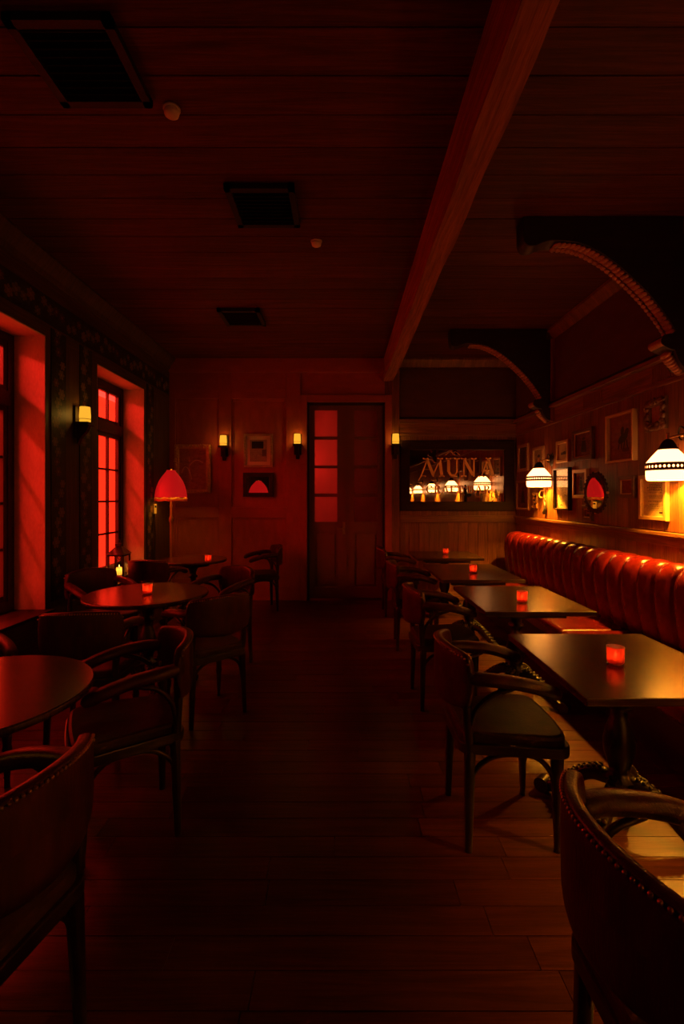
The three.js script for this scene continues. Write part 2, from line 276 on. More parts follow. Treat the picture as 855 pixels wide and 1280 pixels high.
// ------------------------------------------------------------------ wall_back: red panelling, door, warm panelling
const bX = (px) => (px - CX) * ZB / F, bY = (py) => EYE - (py - CY) * ZB / F;
const DX0 = bX(384), DX1 = bX(481), DTOP = bY(503);
{
  const w = structure('wall_back', 'panelled end wall, red beyond the lamp and warm wood beside the mirror');
  const zb = -ZB, wall = (x0, x1, y0, y1, m, name = 'wall_panel') => mk(name, span(x0, x1, y0, y1, zb - 0.2, zb), m, w);
  wall(XL - WT, DX0, 0, H, M.redPaint); wall(DX1, XR + 0.3, 0, H, M.wall[0]); wall(DX0, DX1, DTOP, H, M.redPaint);
  const rail = (x0, x1, y0, y1, m = M.redPaint, d = 0.034, name = 'rail') => mk(name, span(x0, x1, y0, y1, zb, zb + d, undefined, 0.005), m, w);
  const S = [[XL, bX(220)], [bX(274), bX(290)], [bX(358), DX0 - 0.1]];
  S.forEach(([a, b]) => rail(a, b, 0.2, 3.3, M.redPaint, 0.034, 'stile'));
  for (const [a, b] of [[bX(220), bX(274)], [bX(290), bX(358)]]) {
    rail(a, b, bY(647), bY(634)); rail(a, b, 2.92, 3.3); rail(a, b, 0.2, 0.32);
    for (const [y0, y1] of [[bY(634), 2.92], [0.32, bY(647)]]) {      // small bead round each panel
      const q = 0.025, f = new THREE.Shape([[a, y0], [b, y0], [b, y1], [a, y1]].map((p) => new THREE.Vector2(...p))); f.holes.push(new THREE.Path([[a + q, y0 + q], [a + q, y1 - q], [b - q, y1 - q], [b - q, y0 + q]].map((p) => new THREE.Vector2(...p))));
      mk('panel_bead', extrude(f, 0.008, 0.003).translate(0, 0, zb), M.redPaint, w);
    }
  }
  rail(XL, DX0 - 0.1, 0, 0.2, M.redPaint, 0.035, 'baseboard');
  // door casing
  for (const [a, b] of [[DX0 - 0.1, DX0], [DX1, DX1 + 0.1]]) rail(a, b, 0, DTOP + 0.1, M.redPaint, 0.05, 'casing');
  rail(DX0, DX1, DTOP, DTOP + 0.1, M.redPaint, 0.05, 'casing');
  rail(XL, BX0, 3.3, H, M.redPaint, 0.06, 'cornice');
  // warm wood part beside the mirror
  const x0 = DX1 + 0.1;
  rail(x0, bX(499), 0, 3.36, M.wall[1], 0.04, 'pilaster');
  const r = rng(60), bw = (XR - bX(499)) / 12;
  for (const [y0, y1] of [[0.12, 1.13], [1.23, 2.38]]) for (let k = 0; k < 12; k++) mk('board', span(bX(499) + k * bw + 0.002, bX(499) + (k + 1) * bw - 0.002, y0, y1, zb, zb + 0.014, 1, 0.003), M.wall[Math.floor(r() * 6)], w);
  rail(bX(499), XR, 1.13, 1.23, M.trim, 0.045, 'dado_rail'); rail(bX(499), XR, 0, 0.12, M.trim, 0.03, 'baseboard');
  rail(bX(499), XR, 2.38, 2.42, M.trim, 0.03, 'picture_rail'); rail(bX(499), XR, 2.42, 2.56, M.wall[2], 0.02, 'frieze');
  mk('fluting', Array.from({ length: 26 }, (_, k) => span(bX(570) + k * 0.022, bX(570) + k * 0.022 + 0.012, 2.44, 2.54, zb + 0.02, zb + 0.03)), M.wall[2], w).userData.kind = 'stuff';
  rail(bX(499), XR, 2.56, 2.62, M.trim, 0.07, 'cornice'); rail(bX(499), XR, 2.62, 2.65, M.dark, 0.03, 'cornice');
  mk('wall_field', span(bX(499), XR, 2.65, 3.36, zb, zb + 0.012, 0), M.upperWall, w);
  mk('crown_moulding', extrude([[0, 0], [0, -0.12], [0.02, -0.12], [0.05, -0.07], [0.09, -0.03], [0.09, 0]], XR - x0).rotateY(-Math.PI / 2).translate(XR, H, zb), M.trim, w);
}
// double door with glazed upper panels
{
  const d = structure('door_1', 'tall double door with four glazed panes in each leaf, glowing red on one leaf');
  const mid = (DX0 + DX1) / 2, zb = -ZB - 0.05, th = 0.045;
  mk('jamb', span(DX0, DX0 + 0.03, 0, DTOP, -ZB - 0.2, -ZB), M.frameDark, d); mk('jamb', span(DX1 - 0.03, DX1, 0, DTOP, -ZB - 0.2, -ZB), M.frameDark, d); mk('head', span(DX0, DX1, DTOP - 0.04, DTOP, -ZB - 0.2, -ZB), M.frameDark, d);
  const doorPaint = plain(0.16, 0.06, 0.045, 0.45);
  for (const [a, b, pa, pb] of [[DX0 + 0.03, mid - 0.003, bX(393), bX(421.5)], [mid + 0.003, DX1 - 0.03, bX(443), bX(472)]]) {
    const ys = [[512, 545], [549, 581.5], [585, 617], [621, 652.5]].map(([t, u]) => [bY(u), bY(t)]);
    const s = (x0, x1, y0, y1, dz = 0) => span(x0, x1, y0, y1, zb - th, zb + dz);
    const leaf = mk('door_leaf', [s(a, pa, 0.02, DTOP - 0.04), s(pb, b, 0.02, DTOP - 0.04), s(pa, pb, ys[0][1], DTOP - 0.04), s(pa, pb, bY(665), ys[3][0]), s(pa, pb, 0.02, bY(735))], doorPaint, d);
    for (let k = 0; k < 3; k++) mk('glazing_bar', span(pa, pb, ys[k + 1][1], ys[k][0], zb - 0.035, zb - 0.008), doorPaint, leaf);
    for (const [y0, y1] of ys) { mk('pane', new THREE.PlaneGeometry(pb - pa, y1 - y0).translate((pa + pb) / 2, (y0 + y1) / 2, zb - 0.022), M.frosted, leaf); }
    mk('lower_panel', [span(pa, pb, bY(735), bY(665), zb - 0.03, zb - 0.02), span(pa + 0.035, pb - 0.035, bY(735) + 0.035, bY(665) - 0.035, zb - 0.02, zb - 0.006, undefined, 0.005)], doorPaint, leaf);
  }
  mk('door_handle', [tube([[mid - 0.03, 1.04, zb + 0.002], [mid - 0.03, 1.04, zb + 0.05], [mid - 0.14, 1.04, zb + 0.05]], 0.009), span(mid - 0.05, mid - 0.012, 0.95, 1.13, zb, zb + 0.006)], M.brass, d);
  mk('astragal', span(mid - 0.014, mid + 0.014, 0.02, DTOP - 0.04, zb, zb + 0.012), doorPaint, d);
  // the small lobby behind it
  const l = structure('exterior_lobby', 'small lobby behind the double door'); const zf = -ZB - 0.2, zk = zf - 1.3;
  mk('lobby_back', span(-1.3, 1.3, -0.1, 3.4, zk - 0.1, zk), M.plaster, l); mk('lobby_side', span(-1.4, -1.3, -0.1, 3.4, zk, zf), M.plaster, l); mk('lobby_side', span(1.3, 1.4, -0.1, 3.4, zk, zf), M.plaster, l);
  mk('lobby_floor', span(-1.3, 1.3, -0.1, 0, zk, zf), M.plaster, l); mk('lobby_top', span(-1.3, 1.3, 3.3, 3.4, zk, zf), M.plaster, l);
  mk('lobby_partition', span(bX(432) - 0.03, bX(432) + 0.03, 0, 3.3, zk + 0.35, zf), M.plaster, l);
  const p = thing('lobby_lamp', 'round red lamp in the lobby behind the double door', 'lamp'); p.position.set(-0.75, 2.1, zk + 0.25);
  mk('globe', ball(0.09, 0, 0, 0, 20, 14), glow(...RED, 2, [0.4, 0.1, 0.1]), p); mk('stem', cyl(0.012, 0.012, 1.12, 0, 0.08, 0), M.iron, p);
  lampLight(p, 0, 0, 0, L.corridor, RED, 3);
}
// ------------------------------------------------------------------ wall_right
{
  const w = structure('wall_right', 'warm wood panelled wall with pictures above the banquette');
  mk('wall_core', span(XR, XR + 0.3, 0, H, -ZB, -ZR), M.wall[0], w);
  const r = rng(61), bw = 0.16;
  for (const [y0, y1] of [[0.12, 1.13], [1.23, 2.38]]) {
    const g = bx(0.014, y1 - y0, bw - 0.003, 0, 0, 0, 1, 0.003);
    for (let Z = ZB - bw / 2 - 0.02; Z > ZR; Z -= bw) { const m = mk('board', g, M.wall[Math.floor(r() * 6)], w); m.position.set(XR - 0.007, (y0 + y1) / 2, -Z); }
  }
  const rail = (y0, y1, d, m, name) => mk(name, span(XR - d, XR, y0, y1, -ZB, -ZR, 2, 0.005), m, w);
  rail(0, 0.12, 0.03, M.trim, 'baseboard'); rail(1.12, 1.2, 0.035, M.trim, 'dado_rail'); rail(1.195, 1.225, 0.06, M.trim, 'dado_shelf');
  rail(2.37, 2.4, 0.03, M.trim, 'picture_rail'); rail(2.4, 2.56, 0.02, M.wall[2], 'frieze'); rail(2.56, 2.6, 0.075, M.trim, 'cornice'); rail(2.6, 2.64, 0.04, M.dark, 'cornice');
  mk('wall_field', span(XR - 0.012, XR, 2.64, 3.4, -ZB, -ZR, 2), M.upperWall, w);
  for (const Z of [5.0, 3.9, 3.05]) mk('fluting', Array.from({ length: 16 }, (_, k) => span(XR - 0.03, XR - 0.02, 2.42, 2.54, -Z + k * 0.022, -Z + k * 0.022 + 0.012)), M.wall[2], w).userData.kind = 'stuff';
  for (const Z of [5.78, 3.49, 1.2]) for (const [y0, y1] of [[2.4, 2.56], [2.64, 3.38]]) mk('bracket_post', span(XR - 0.058, XR - 0.012, y0, y1, -Z - 0.085, -Z + 0.085, 1, 0.004), M.wall[2], w);
  mk('crown_moulding', extrude([[0, 0], [0, -0.12], [-0.02, -0.12], [-0.05, -0.07], [-0.09, -0.03], [-0.09, 0]], ZB - ZR).translate(XR, H, -ZB), M.trim, w);
  const b = structure('wall_rear', 'plain wood wall closing the room behind the bar floor');
  mk('wall_core', span(XL - WT, XR + 0.3, 0, H, -ZR, -ZR + 0.2), M.wall[3], b);
  mk('dado_rail', span(XL, XR, 1.13, 1.22, -ZR - 0.05, -ZR), M.trim, b);
}
// ------------------------------------------------------------------ carved arched brackets
function bracket(Z, label) {
  const o = thing('carved_bracket', label, 'bracket', 'carved arched wall brackets');
  const dep = 0.13, s = new THREE.Shape();
  // profile across the room: x measured from the wall (negative into the room), y above the floor
  const arc = [[-1.0, 3.33], [-0.9, 3.325], [-0.8, 3.3], [-0.68, 3.24], [-0.57, 3.165], [-0.45, 3.06], [-0.34, 2.95], [-0.25, 2.84], [-0.18, 2.74], [-0.145, 2.68]];
  s.moveTo(-0.1, 3.49); s.lineTo(-1.23, 3.49); s.lineTo(-1.23, 3.36); s.quadraticCurveTo(-1.225, 3.27, -1.14, 3.3); s.quadraticCurveTo(-1.06, 3.34, -1.0, 3.33);
  s.splineThru(arc.slice(1).map((p) => new THREE.Vector2(...p)));
  s.lineTo(-0.16, 2.66); s.quadraticCurveTo(-0.26, 2.66, -0.25, 2.6); s.quadraticCurveTo(-0.22, 2.56, -0.15, 2.55); s.quadraticCurveTo(-0.13, 2.44, -0.055, 2.41); s.lineTo(-0.055, 2.555); s.lineTo(-0.075, 2.555); s.lineTo(-0.075, 2.645); s.lineTo(-0.055, 2.645); s.lineTo(-0.055, 3.37); s.lineTo(-0.1, 3.37); s.lineTo(-0.1, 3.49);
  mk('brace', extrude(s, dep, 0.006, true).translate(0, 0, -dep / 2), M.frameDark, o);
  mk('scroll', [new THREE.CylinderGeometry(0.035, 0.035, dep + 0.01, 20).rotateX(Math.PI / 2).translate(-0.225, 2.61, 0)], M.carved, o);
  const c = new THREE.CatmullRomCurve3(arc.map(([x, y]) => V(x, y, 0))), n = 30, leaf = new THREE.SphereGeometry(1, 10, 6);
  mk('carved_band', sweep(arc.map(([x, y]) => [x + 0.006, y - 0.004, 0]), () => [0.048, 0.012], 3, 40, 12), M.carved, o);
  for (let k = 0; k < n; k++) {
    const p = c.getPointAt((k + 0.5) / n), T = c.getTangentAt((k + 0.5) / n);
    for (const sd of [-1, 1]) { const m = mk('carved_leaf', leaf, M.carved, o); m.scale.set(0.023, 0.013, 0.033); m.position.set(p.x + T.y * 0.012, p.y - T.x * 0.012 - 0.004, sd * 0.035); m.rotation.z = Math.atan2(T.y, T.x) + 0.2; m.rotation.y = sd * 0.5; }
  }
  for (let k = 0; k < 7; k++) { const t = k / 6, m = mk('acanthus_leaf', leaf, M.carved, o); m.scale.set(0.024, 0.03, 0.055 - 0.02 * t); m.position.set(-0.175 + 0.09 * t, 2.53 - 0.11 * t ** 0.8, 0); m.rotation.z = -0.7 + 0.5 * t; }
  o.position.set(XR - 0.012, 0, -Z); return o;
}
bracket(5.78, 'carved arched wooden bracket over the lamp beside the gilt lettered mirror');
bracket(3.49, 'carved arched wooden bracket above the ornate dark picture frame');
bracket(1.2, 'carved arched wooden bracket further along the wall past the certificate');
// ------------------------------------------------------------------ ceiling fittings
function vent(x, Z, label) {
  const o = thing('ceiling_vent', label, 'vent', 'black square ceiling vents'); const s = 0.225;
  mk('frame', [span(-s, s, -0.035, 0, -s, -s + 0.04), span(-s, s, -0.035, 0, s - 0.04, s), span(-s, -s + 0.04, -0.035, 0, -s, s), span(s - 0.04, s, -0.035, 0, -s, s)], M.black, o);
  mk('backing', span(-s + 0.02, s - 0.02, -0.008, 0, -s + 0.02, s - 0.02), M.black, o);
  const g = bx(0.36, 0.004, 0.03).rotateX(0.7); for (let k = 0; k < 9; k++) { const m = mk('slat', g, M.black, o); m.position.set(0, -0.02, -0.16 + k * 0.04); }
  o.position.set(x, H - 0.003, -Z);
}
vent(-1.18, 2.2, 'black square ceiling vent beside the smoke detector over the windows');
vent(-0.53, 3.28, 'black square ceiling vent between the two smoke detectors');
vent(-1.1, 5.3, 'black square ceiling vent close to the red panelled end wall');
function detector(x, Z, label) {
  const o = thing('smoke_detector', label, 'smoke detector', 'white smoke detectors on the ceiling');
  mk('base_plate', lathe([[0, 0], [0.055, 0], [0.055, -0.012], [0.05, -0.016], [0, -0.016]]), M.white, o);
  mk('sensor_head', lathe([[0.046, -0.02], [0.048, -0.03], [0.044, -0.045], [0.025, -0.055], [0, -0.056]]), M.white, o);
  mk('sensor_gap', lathe([[0.04, -0.012], [0.04, -0.03]]), M.dark, o);
  o.scale.setScalar(0.8); o.position.set(x, H, -Z);
}
detector(-0.877, 2.47, 'white smoke detector beside the black vent over the windows');
detector(-0.2, 3.75, 'white smoke detector closest to the ceiling beam');

// ------------------------------------------------------------------ wall lamps with milk glass shades
const shadeGlow = glow(1, 0.37, 0.11, L.lampGlow, [0.8, 0.78, 0.7]);
const bandTile = (() => { const w = 0.0266, h = 0.057, t = new THREE.Shape([[-w / 2, -h / 2], [w / 2, -h / 2], [w / 2, h / 2], [-w / 2, h / 2]].map((p) => new THREE.Vector2(...p))); const q = new THREE.Path(); q.absellipse(0, 0, 0.0085, 0.0105, 0, 6.2832, true); t.holes.push(q); return new THREE.ExtrudeGeometry(t, { depth: 0.002, bevelEnabled: false, curveSegments: 8 }).translate(0, 0, 0.1405); })();
const bandRing = new THREE.TorusGeometry(0.0105, 0.0022, 5, 12).scale(0.9, 1.1, 1).translate(0, 0, 0.143);
function wallLamp(Z, label) {
  const o = thing('wall_lamp', label, 'lamp', 'wall lamps with milk glass shades'); o.position.set(XR - 0.014, 0, -Z);
  const sx = -0.156, y0 = 1.62;
  mk('backplate', lathe([[0, 0.03], [0.02, 0.028], [0.03, 0.016], [0.045, 0.014], [0.05, 0]]).rotateZ(Math.PI / 2).scale(1, 1.5, 1).translate(0, 1.94, 0), M.iron, o);
  mk('arm', [tube([[-0.02, 1.94, 0], [-0.06, 1.95, 0], [-0.11, 1.94, 0], [sx, 1.93, 0]], 0.008, 24, 8), ball(0.016, -0.05, 1.95, 0), cyl(0.012, 0.012, 0.05, sx, 1.9, 0), ball(0.012, sx, 1.955, 0)], M.brass, o);
  for (const s of [-1, 1]) mk('scroll', tube([[-0.005, 1.99, s * 0.03], [-0.02, 2.02, s * 0.06], [-0.02, 1.98, s * 0.085], [-0.02, 1.93, s * 0.07], [-0.02, 1.92, s * 0.05]], 0.006, 20, 6), M.iron, o);
  mk('shade_cap', lathe([[0.062, 1.842], [0.066, 1.85], [0.055, 1.862], [0.046, 1.885], [0.03, 1.91], [0.014, 1.92], [0, 1.921]]).translate(sx, 0, 0), M.iron, o);
  const prof = [[0.128, 0], [0.136, 0.008], [0.139, 0.03], [0.139, 0.07], [0.137, 0.127], [0.132, 0.135], [0.1, 0.178], [0.062, 0.222]];
  const sh = mk('glass_shade', lathe(prof.map(([r, y]) => [r, y + y0]), 40).translate(sx, 0, 0), shadeGlow, o);
  mk('shade_lining', lathe(prof.map(([r, y]) => [r - 0.006, y + y0 + 0.002]), 40).translate(sx, 0, 0), M.white, sh);
  for (let k = 0; k < 34; k++) {                          // pierced band: the milk glass shows through the ring of every link
    const m = mk('band_link', bandTile, M.frameDark, sh); m.position.set(sx, y0 + 0.0985, 0); m.rotation.y = k / 34 * 6.2832; mk('gilt_ring', bandRing, M.gilt, m);
  }
  mk('bulb', ball(0.03, sx, 1.74, 0, 14, 10), glow(...L.warm, 6), o);
  mk('cord', tube([[-0.004, 1.9, 0.005], [-0.004, 1.7, 0.006], [-0.004, 1.45, 0.004]], 0.003, 12, 6), M.black, o);
  lampLight(o, sx, 1.74, 0, L.lampPoint, L.warm, 1.5);
}
wallLamp(5.78, 'lit milk glass wall lamp hanging over the far end of the red banquette');
wallLamp(3.49, 'lit milk glass wall lamp in front of the framed certificate');
wallLamp(1.2, 'lit milk glass wall lamp past the certificate, over the first part of the banquette');
wallLamp(-1.09, 'lit milk glass wall lamp on the wall of the bar floor');
wallLamp(-3.38, 'lit milk glass wall lamp beside the plain end wall');

// ------------------------------------------------------------------ pictures
function ringShape(w, h, fw) { const s = new THREE.Shape([[-w / 2, -h / 2], [w / 2, -h / 2], [w / 2, h / 2], [-w / 2, h / 2]].map((p) => new THREE.Vector2(...p))), a = w / 2 - fw, b = h / 2 - fw; s.holes.push(new THREE.Path([[-a, -b], [-a, b], [a, b], [a, -b]].map((p) => new THREE.Vector2(...p)))); return s; }
const glassPane = new THREE.MeshPhysicalMaterial({ color: rgb(0.98, 0.98, 0.98), transmission: 1, thickness: 0, roughness: 0.03, ior: 1.5 });
function picture(name, label, category, w, h, o) {
  const g = thing(name, label, category, o.group), fw = o.fw ?? 0.025, d = o.d ?? 0.03, mat = o.frame ?? M.gilt;
  mk('frame', extrude(ringShape(w - 0.008, h - 0.008, fw - 0.004), d - 0.008, 0.004).translate(0, 0, 0.004), mat, g);
  if (o.lip) mk('inner_lip', extrude(ringShape(w - 2 * fw + 0.01, h - 2 * fw + 0.01, 0.014), 0.006, 0.002).translate(0, 0, d * 0.5), o.lip, g);
  const iw = w - 2 * fw, ih = h - 2 * fw;
  mk('backing', bx(iw + 0.01, ih + 0.01, 0.004, 0, 0, 0.004), o.mount ?? M.white, g);
  const mw = o.mat ?? 0;
  if (o.draw) {
    const t = canvasTex(160, Math.max(60, Math.round(160 * (ih - 2 * mw) / (iw - 2 * mw))), o.draw);
    mk('print', new THREE.BoxGeometry(iw - 2 * mw, ih - 2 * mw, 0.002).translate(0, 0, 0.008), new THREE.MeshPhysicalMaterial({ map: t, roughness: o.rough ?? 0.6 }), g);
  }
  if (o.mirror) mk('mirror_glass', bx(iw, ih, 0.003, 0, 0, d * 0.45), M.mirror, g);
  else if (!o.noGlass) mk('glass', new THREE.PlaneGeometry(iw, ih).translate(0, 0, d * 0.5), glassPane, g);
  if (o.ornate) {
    const r = rng(o.seed ?? 5), n = Math.round((w + h) * 2 / (o.step ?? 0.03)), per = 2 * (w + h);
    for (let k = 0; k < n; k++) {
      let s = k / n * per, x, y; const hw = w / 2 - fw * 0.45, hh = h / 2 - fw * 0.45;
      if (s < w) { x = -hw + 2 * hw * s / w; y = hh; } else if ((s -= w) < h) { x = hw; y = hh - 2 * hh * s / h; } else if ((s -= h) < w) { x = hw - 2 * hw * s / w; y = -hh; } else { s -= w; x = -hw; y = -hh + 2 * hh * s / h; }
      const m = mk('carving', carveGeo, mat, g), q = fw * (0.28 + 0.22 * r()); m.scale.set(q * 1.1, q * (0.5 + 0.5 * r()), q * 0.6); m.rotation.z = r() * 3.14; m.position.set(x + (r() - 0.5) * fw * 0.5, y + (r() - 0.5) * fw * 0.5, d);
    }
  }
  return g;
}
const carveGeo = new THREE.SphereGeometry(1, 8, 6);
// prints: flat pictures only
const wash = (c, W, Hh, col, seed, n = 260) => { const r = rng(seed); c.fillStyle = col; c.fillRect(0, 0, W, Hh); for (let k = 0; k < n; k++) { c.fillStyle = r() > 0.5 ? 'rgba(60,35,15,0.07)' : 'rgba(255,235,200,0.06)'; c.fillRect(r() * W, r() * Hh, 6 + 20 * r(), 3 + 10 * r()); } };
const landscape = (seed, sky, land) => (c, W, Hh) => { wash(c, W, Hh, sky, seed); const r = rng(seed + 1); c.fillStyle = land; c.beginPath(); c.moveTo(0, Hh * 0.62); for (let x = 0; x <= W; x += 10) c.lineTo(x, Hh * (0.55 + 0.12 * Math.sin(x * 0.04 + seed) + 0.04 * r())); c.lineTo(W, Hh); c.lineTo(0, Hh); c.fill(); c.fillStyle = '#241a12'; for (let k = 0; k < 26; k++) c.fillRect(r() * W, Hh * (0.5 + 0.4 * r()), 3 + 12 * r(), 2 + 6 * r()); };
const portrait = (seed, bg, coat) => (c, W, Hh) => { wash(c, W, Hh, bg, seed); c.fillStyle = coat; c.beginPath(); c.ellipse(W * 0.5, Hh * 1.0, W * 0.34, Hh * 0.42, 0, 0, 6.3); c.fill(); c.fillStyle = '#9a7452'; c.beginPath(); c.ellipse(W * 0.5, Hh * 0.42, W * 0.13, Hh * 0.13, 0, 0, 6.3); c.fill(); c.fillStyle = '#2a1c14'; c.beginPath(); c.ellipse(W * 0.5, Hh * 0.34, W * 0.15, Hh * 0.07, 0, 0, 6.3); c.fill(); };
const rider = (c, W, Hh) => { wash(c, W, Hh, '#8a6a52', 31); c.fillStyle = '#1c120d'; c.beginPath(); c.ellipse(W * 0.52, Hh * 0.52, W * 0.2, Hh * 0.09, -0.4, 0, 6.3); c.fill(); c.beginPath(); c.ellipse(W * 0.66, Hh * 0.4, W * 0.07, Hh * 0.1, 0.7, 0, 6.3); c.fill(); for (const [x, a] of [[0.4, 0.3], [0.45, -0.1], [0.6, 0.25], [0.66, -0.2]]) { c.save(); c.translate(W * x, Hh * 0.56); c.rotate(a); c.fillRect(-3, 0, 6, Hh * 0.2); c.restore(); } c.beginPath(); c.ellipse(W * 0.5, Hh * 0.36, W * 0.06, Hh * 0.1, 0.2, 0, 6.3); c.fill(); c.fillStyle = '#5a4030'; c.fillRect(W * 0.5, Hh * 0.74, W * 0.26, Hh * 0.08); };
const page = (seed, bg) => (c, W, Hh) => { wash(c, W, Hh, bg, seed); const r = rng(seed + 4); c.fillStyle = '#3c2a18'; for (let y = 0.1; y < 0.86; y += 0.045) { if (r() < 0.15) continue; let x = 0.16 + 0.12 * r(); while (x < 0.8) { const l = 0.02 + 0.07 * r(); c.fillRect(W * x, Hh * y, W * l, Hh * (y < 0.3 ? 0.022 : 0.012)); x += l + 0.02; } } c.fillRect(W * 0.7, Hh * 0.87, W * 0.14, Hh * 0.05); };
const mapPrint = (c, W, Hh) => { wash(c, W, Hh, '#d8c08a', 51); const r = rng(52); c.strokeStyle = '#5a4022'; c.lineWidth = 1.5; for (let k = 0; k < 16; k++) { c.beginPath(); let x = r() * W, y = r() * Hh; c.moveTo(x, y); for (let j = 0; j < 12; j++) { x += (r() - 0.5) * 24; y += (r() - 0.5) * 24; c.lineTo(x, y); } c.stroke(); } c.fillStyle = '#6a4a28'; for (let k = 0; k < 60; k++) c.fillRect(W * (0.2 + 0.6 * r()), Hh * (0.25 + 0.6 * r()), 3 + 6 * r(), 2); };
const figure = (seed, bg) => (c, W, Hh) => { wash(c, W, Hh, bg, seed); c.fillStyle = '#2b1a10'; c.beginPath(); c.ellipse(W * 0.48, Hh * 0.25, W * 0.08, Hh * 0.06, 0, 0, 6.3); c.fill(); c.beginPath(); c.moveTo(W * 0.38, Hh * 0.33); c.lineTo(W * 0.58, Hh * 0.33); c.lineTo(W * 0.66, Hh * 0.8); c.lineTo(W * 0.3, Hh * 0.8); c.fill(); };
// from pixel extents on the photograph's wall: px0 far edge, px1 near edge, heights read at the near edge
const wallZ = (px) => XR * F / (px - CX);
function onRight(name, label, category, px0, px1, py0, py1, o) {
  const z0 = wallZ(px0), z1 = wallZ(px1), t = EYE - (py0 - CY) * z1 / F, b = EYE - (py1 - CY) * z1 / F;
  const g = picture(name, label, category, z0 - z1, t - b, o); g.position.set(XR - 0.0145, (t + b) / 2, -(z0 + z1) / 2); g.rotation.y = -Math.PI / 2; return g;
}
const tan = wood(0.5, 0.3, 0.13, 0.4), brown = wood(0.16, 0.075, 0.035, 0.4);
const G = 'framed pictures on the wood wall';
onRight('framed_picture', 'tan framed dark print beside the corner, above a red-toned print', 'picture', 650.5, 663.3, 553.5, 588.5, { frame: tan, fw: 0.04, draw: figure(61, '#3a2618'), group: G });
onRight('framed_picture', 'tan framed portrait partly hidden behind the lamp by the mirror wall', 'picture', 669, 682.8, 557, 588, { frame: tan, fw: 0.032, draw: portrait(62, '#8a744e', '#33261a'), group: G });
onRight('framed_picture', 'small gilt framed landscape with pale mount, above the bright map print', 'picture', 699.3, 714.4, 548.7, 577, { frame: M.gilt, fw: 0.03, mat: 0.06, mount: plain(0.5, 0.36, 0.16, 0.7), draw: landscape(63, '#b9a06a', '#4a3c24'), group: G });
onRight('framed_picture', 'brown framed red-brown print with gilt edging next to the small landscape', 'picture', 720.5, 746, 532.5, 573.5, { frame: brown, lip: M.gilt, fw: 0.035, d: 0.04, draw: figure(64, '#6a3a22'), group: G });
onRight('framed_picture', 'large gilt framed print of a horse and rider', 'picture', 764.5, 799.7, 510.5, 575.4, { frame: M.gilt, fw: 0.018, d: 0.05, draw: rider, group: G });
onRight('framed_picture', 'ornate carved dark frame round a small red picture above the certificate', 'picture', 812, 838, 494, 535, { frame: brown, fw: 0.06, d: 0.028, ornate: true, step: 0.012, seed: 8, draw: (c, W, Hh) => wash(c, W, Hh, '#a05a48', 65), group: G });
onRight('framed_picture', 'thin framed red-toned print in the corner below a dark print', 'picture', 648.5, 664, 600, 638, { frame: tan, fw: 0.025, draw: figure(66, '#6e3a26'), group: G });
onRight('framed_picture', 'bright yellow map print in a dark box frame under the small landscape', 'picture', 697, 716.8, 583.6, 638, { frame: M.dark, fw: 0.014, d: 0.045, draw: mapPrint, group: G });
onRight('framed_picture', 'gilt framed brown print between the map and the oval mirror', 'picture', 720.7, 738.5, 585.7, 623, { frame: M.gilt, lip: brown, fw: 0.03, d: 0.035, draw: figure(67, '#7a4a28'), group: G });
onRight('framed_picture', 'smallest framed print, low on the wall beside the oval mirror', 'picture', 732, 744.4, 632, 651.5, { frame: brown, lip: M.gilt, fw: 0.03, draw: portrait(68, '#6a4630', '#2a1a12'), group: G });
onRight('framed_picture', 'small double framed red print between the oval mirror and the certificate', 'picture', 778, 798.4, 594, 622.5, { frame: brown, lip: M.gilt, fw: 0.03, draw: (c, W, Hh) => wash(c, W, Hh, '#7a3424', 69), group: G });
onRight('framed_certificate', 'framed yellowed certificate with lines of print under the milk glass lamp', 'certificate', 805, 840, 592, 651.5, { frame: M.gilt, fw: 0.028, d: 0.035, draw: page(70, '#d0b070'), group: G });
// small wall ornaments below the lamp by the mirror wall
{
  const put = (o, px, py) => { const z = wallZ(px); o.position.set(XR - 0.0145, EYE - (py - CY) * z / F, -z); o.rotation.y = -Math.PI / 2; };
  const a = thing('gilt_plaque', 'small ornate gilt plaque beneath the lamp shade', 'plaque');
  mk('plate', bx(0.13, 0.2, 0.02, 0, 0, 0.01, 1, 0.006), M.gilt, a); for (let k = 0; k < 12; k++) { const m = mk('carving', carveGeo, k % 3 ? M.gilt : M.frameDark, a); m.scale.set(0.022, 0.016, 0.014); m.position.set((R() - 0.5) * 0.12, -0.1 + k * 0.017, 0.022); } put(a, 671.5, 625.5);
  const b = thing('wall_hook', 'small gilt double hook beneath the lamp cord', 'hook');
  mk('plate', bx(0.04, 0.13, 0.012, 0, 0, 0.006, 1, 0.004), M.gilt, b); mk('hook', tube([[0, 0.03, 0.01], [0, 0.02, 0.05], [0, -0.05, 0.06], [0, -0.06, 0.03]], 0.007), M.gilt, b); put(b, 682, 616);
  const c = thing('horn_ornament', 'small black curved horn ornament hung just above the dado rail', 'ornament');
  mk('horn', sweep([[-0.03, 0.08, 0.02], [0.02, 0.05, 0.03], [0.03, -0.02, 0.03], [-0.01, -0.08, 0.025]], (t) => [0.008 + 0.018 * t * rounded(t), 0.008 + 0.018 * t * rounded(t)]), M.black, c); mk('cap', ball(0.016, -0.012, -0.085, 0.025), M.brass, c); mk('ring', new THREE.TorusGeometry(0.014, 0.003, 6, 14).translate(-0.03, 0.09, 0.015), M.brass, c); put(c, 684.5, 634);
}
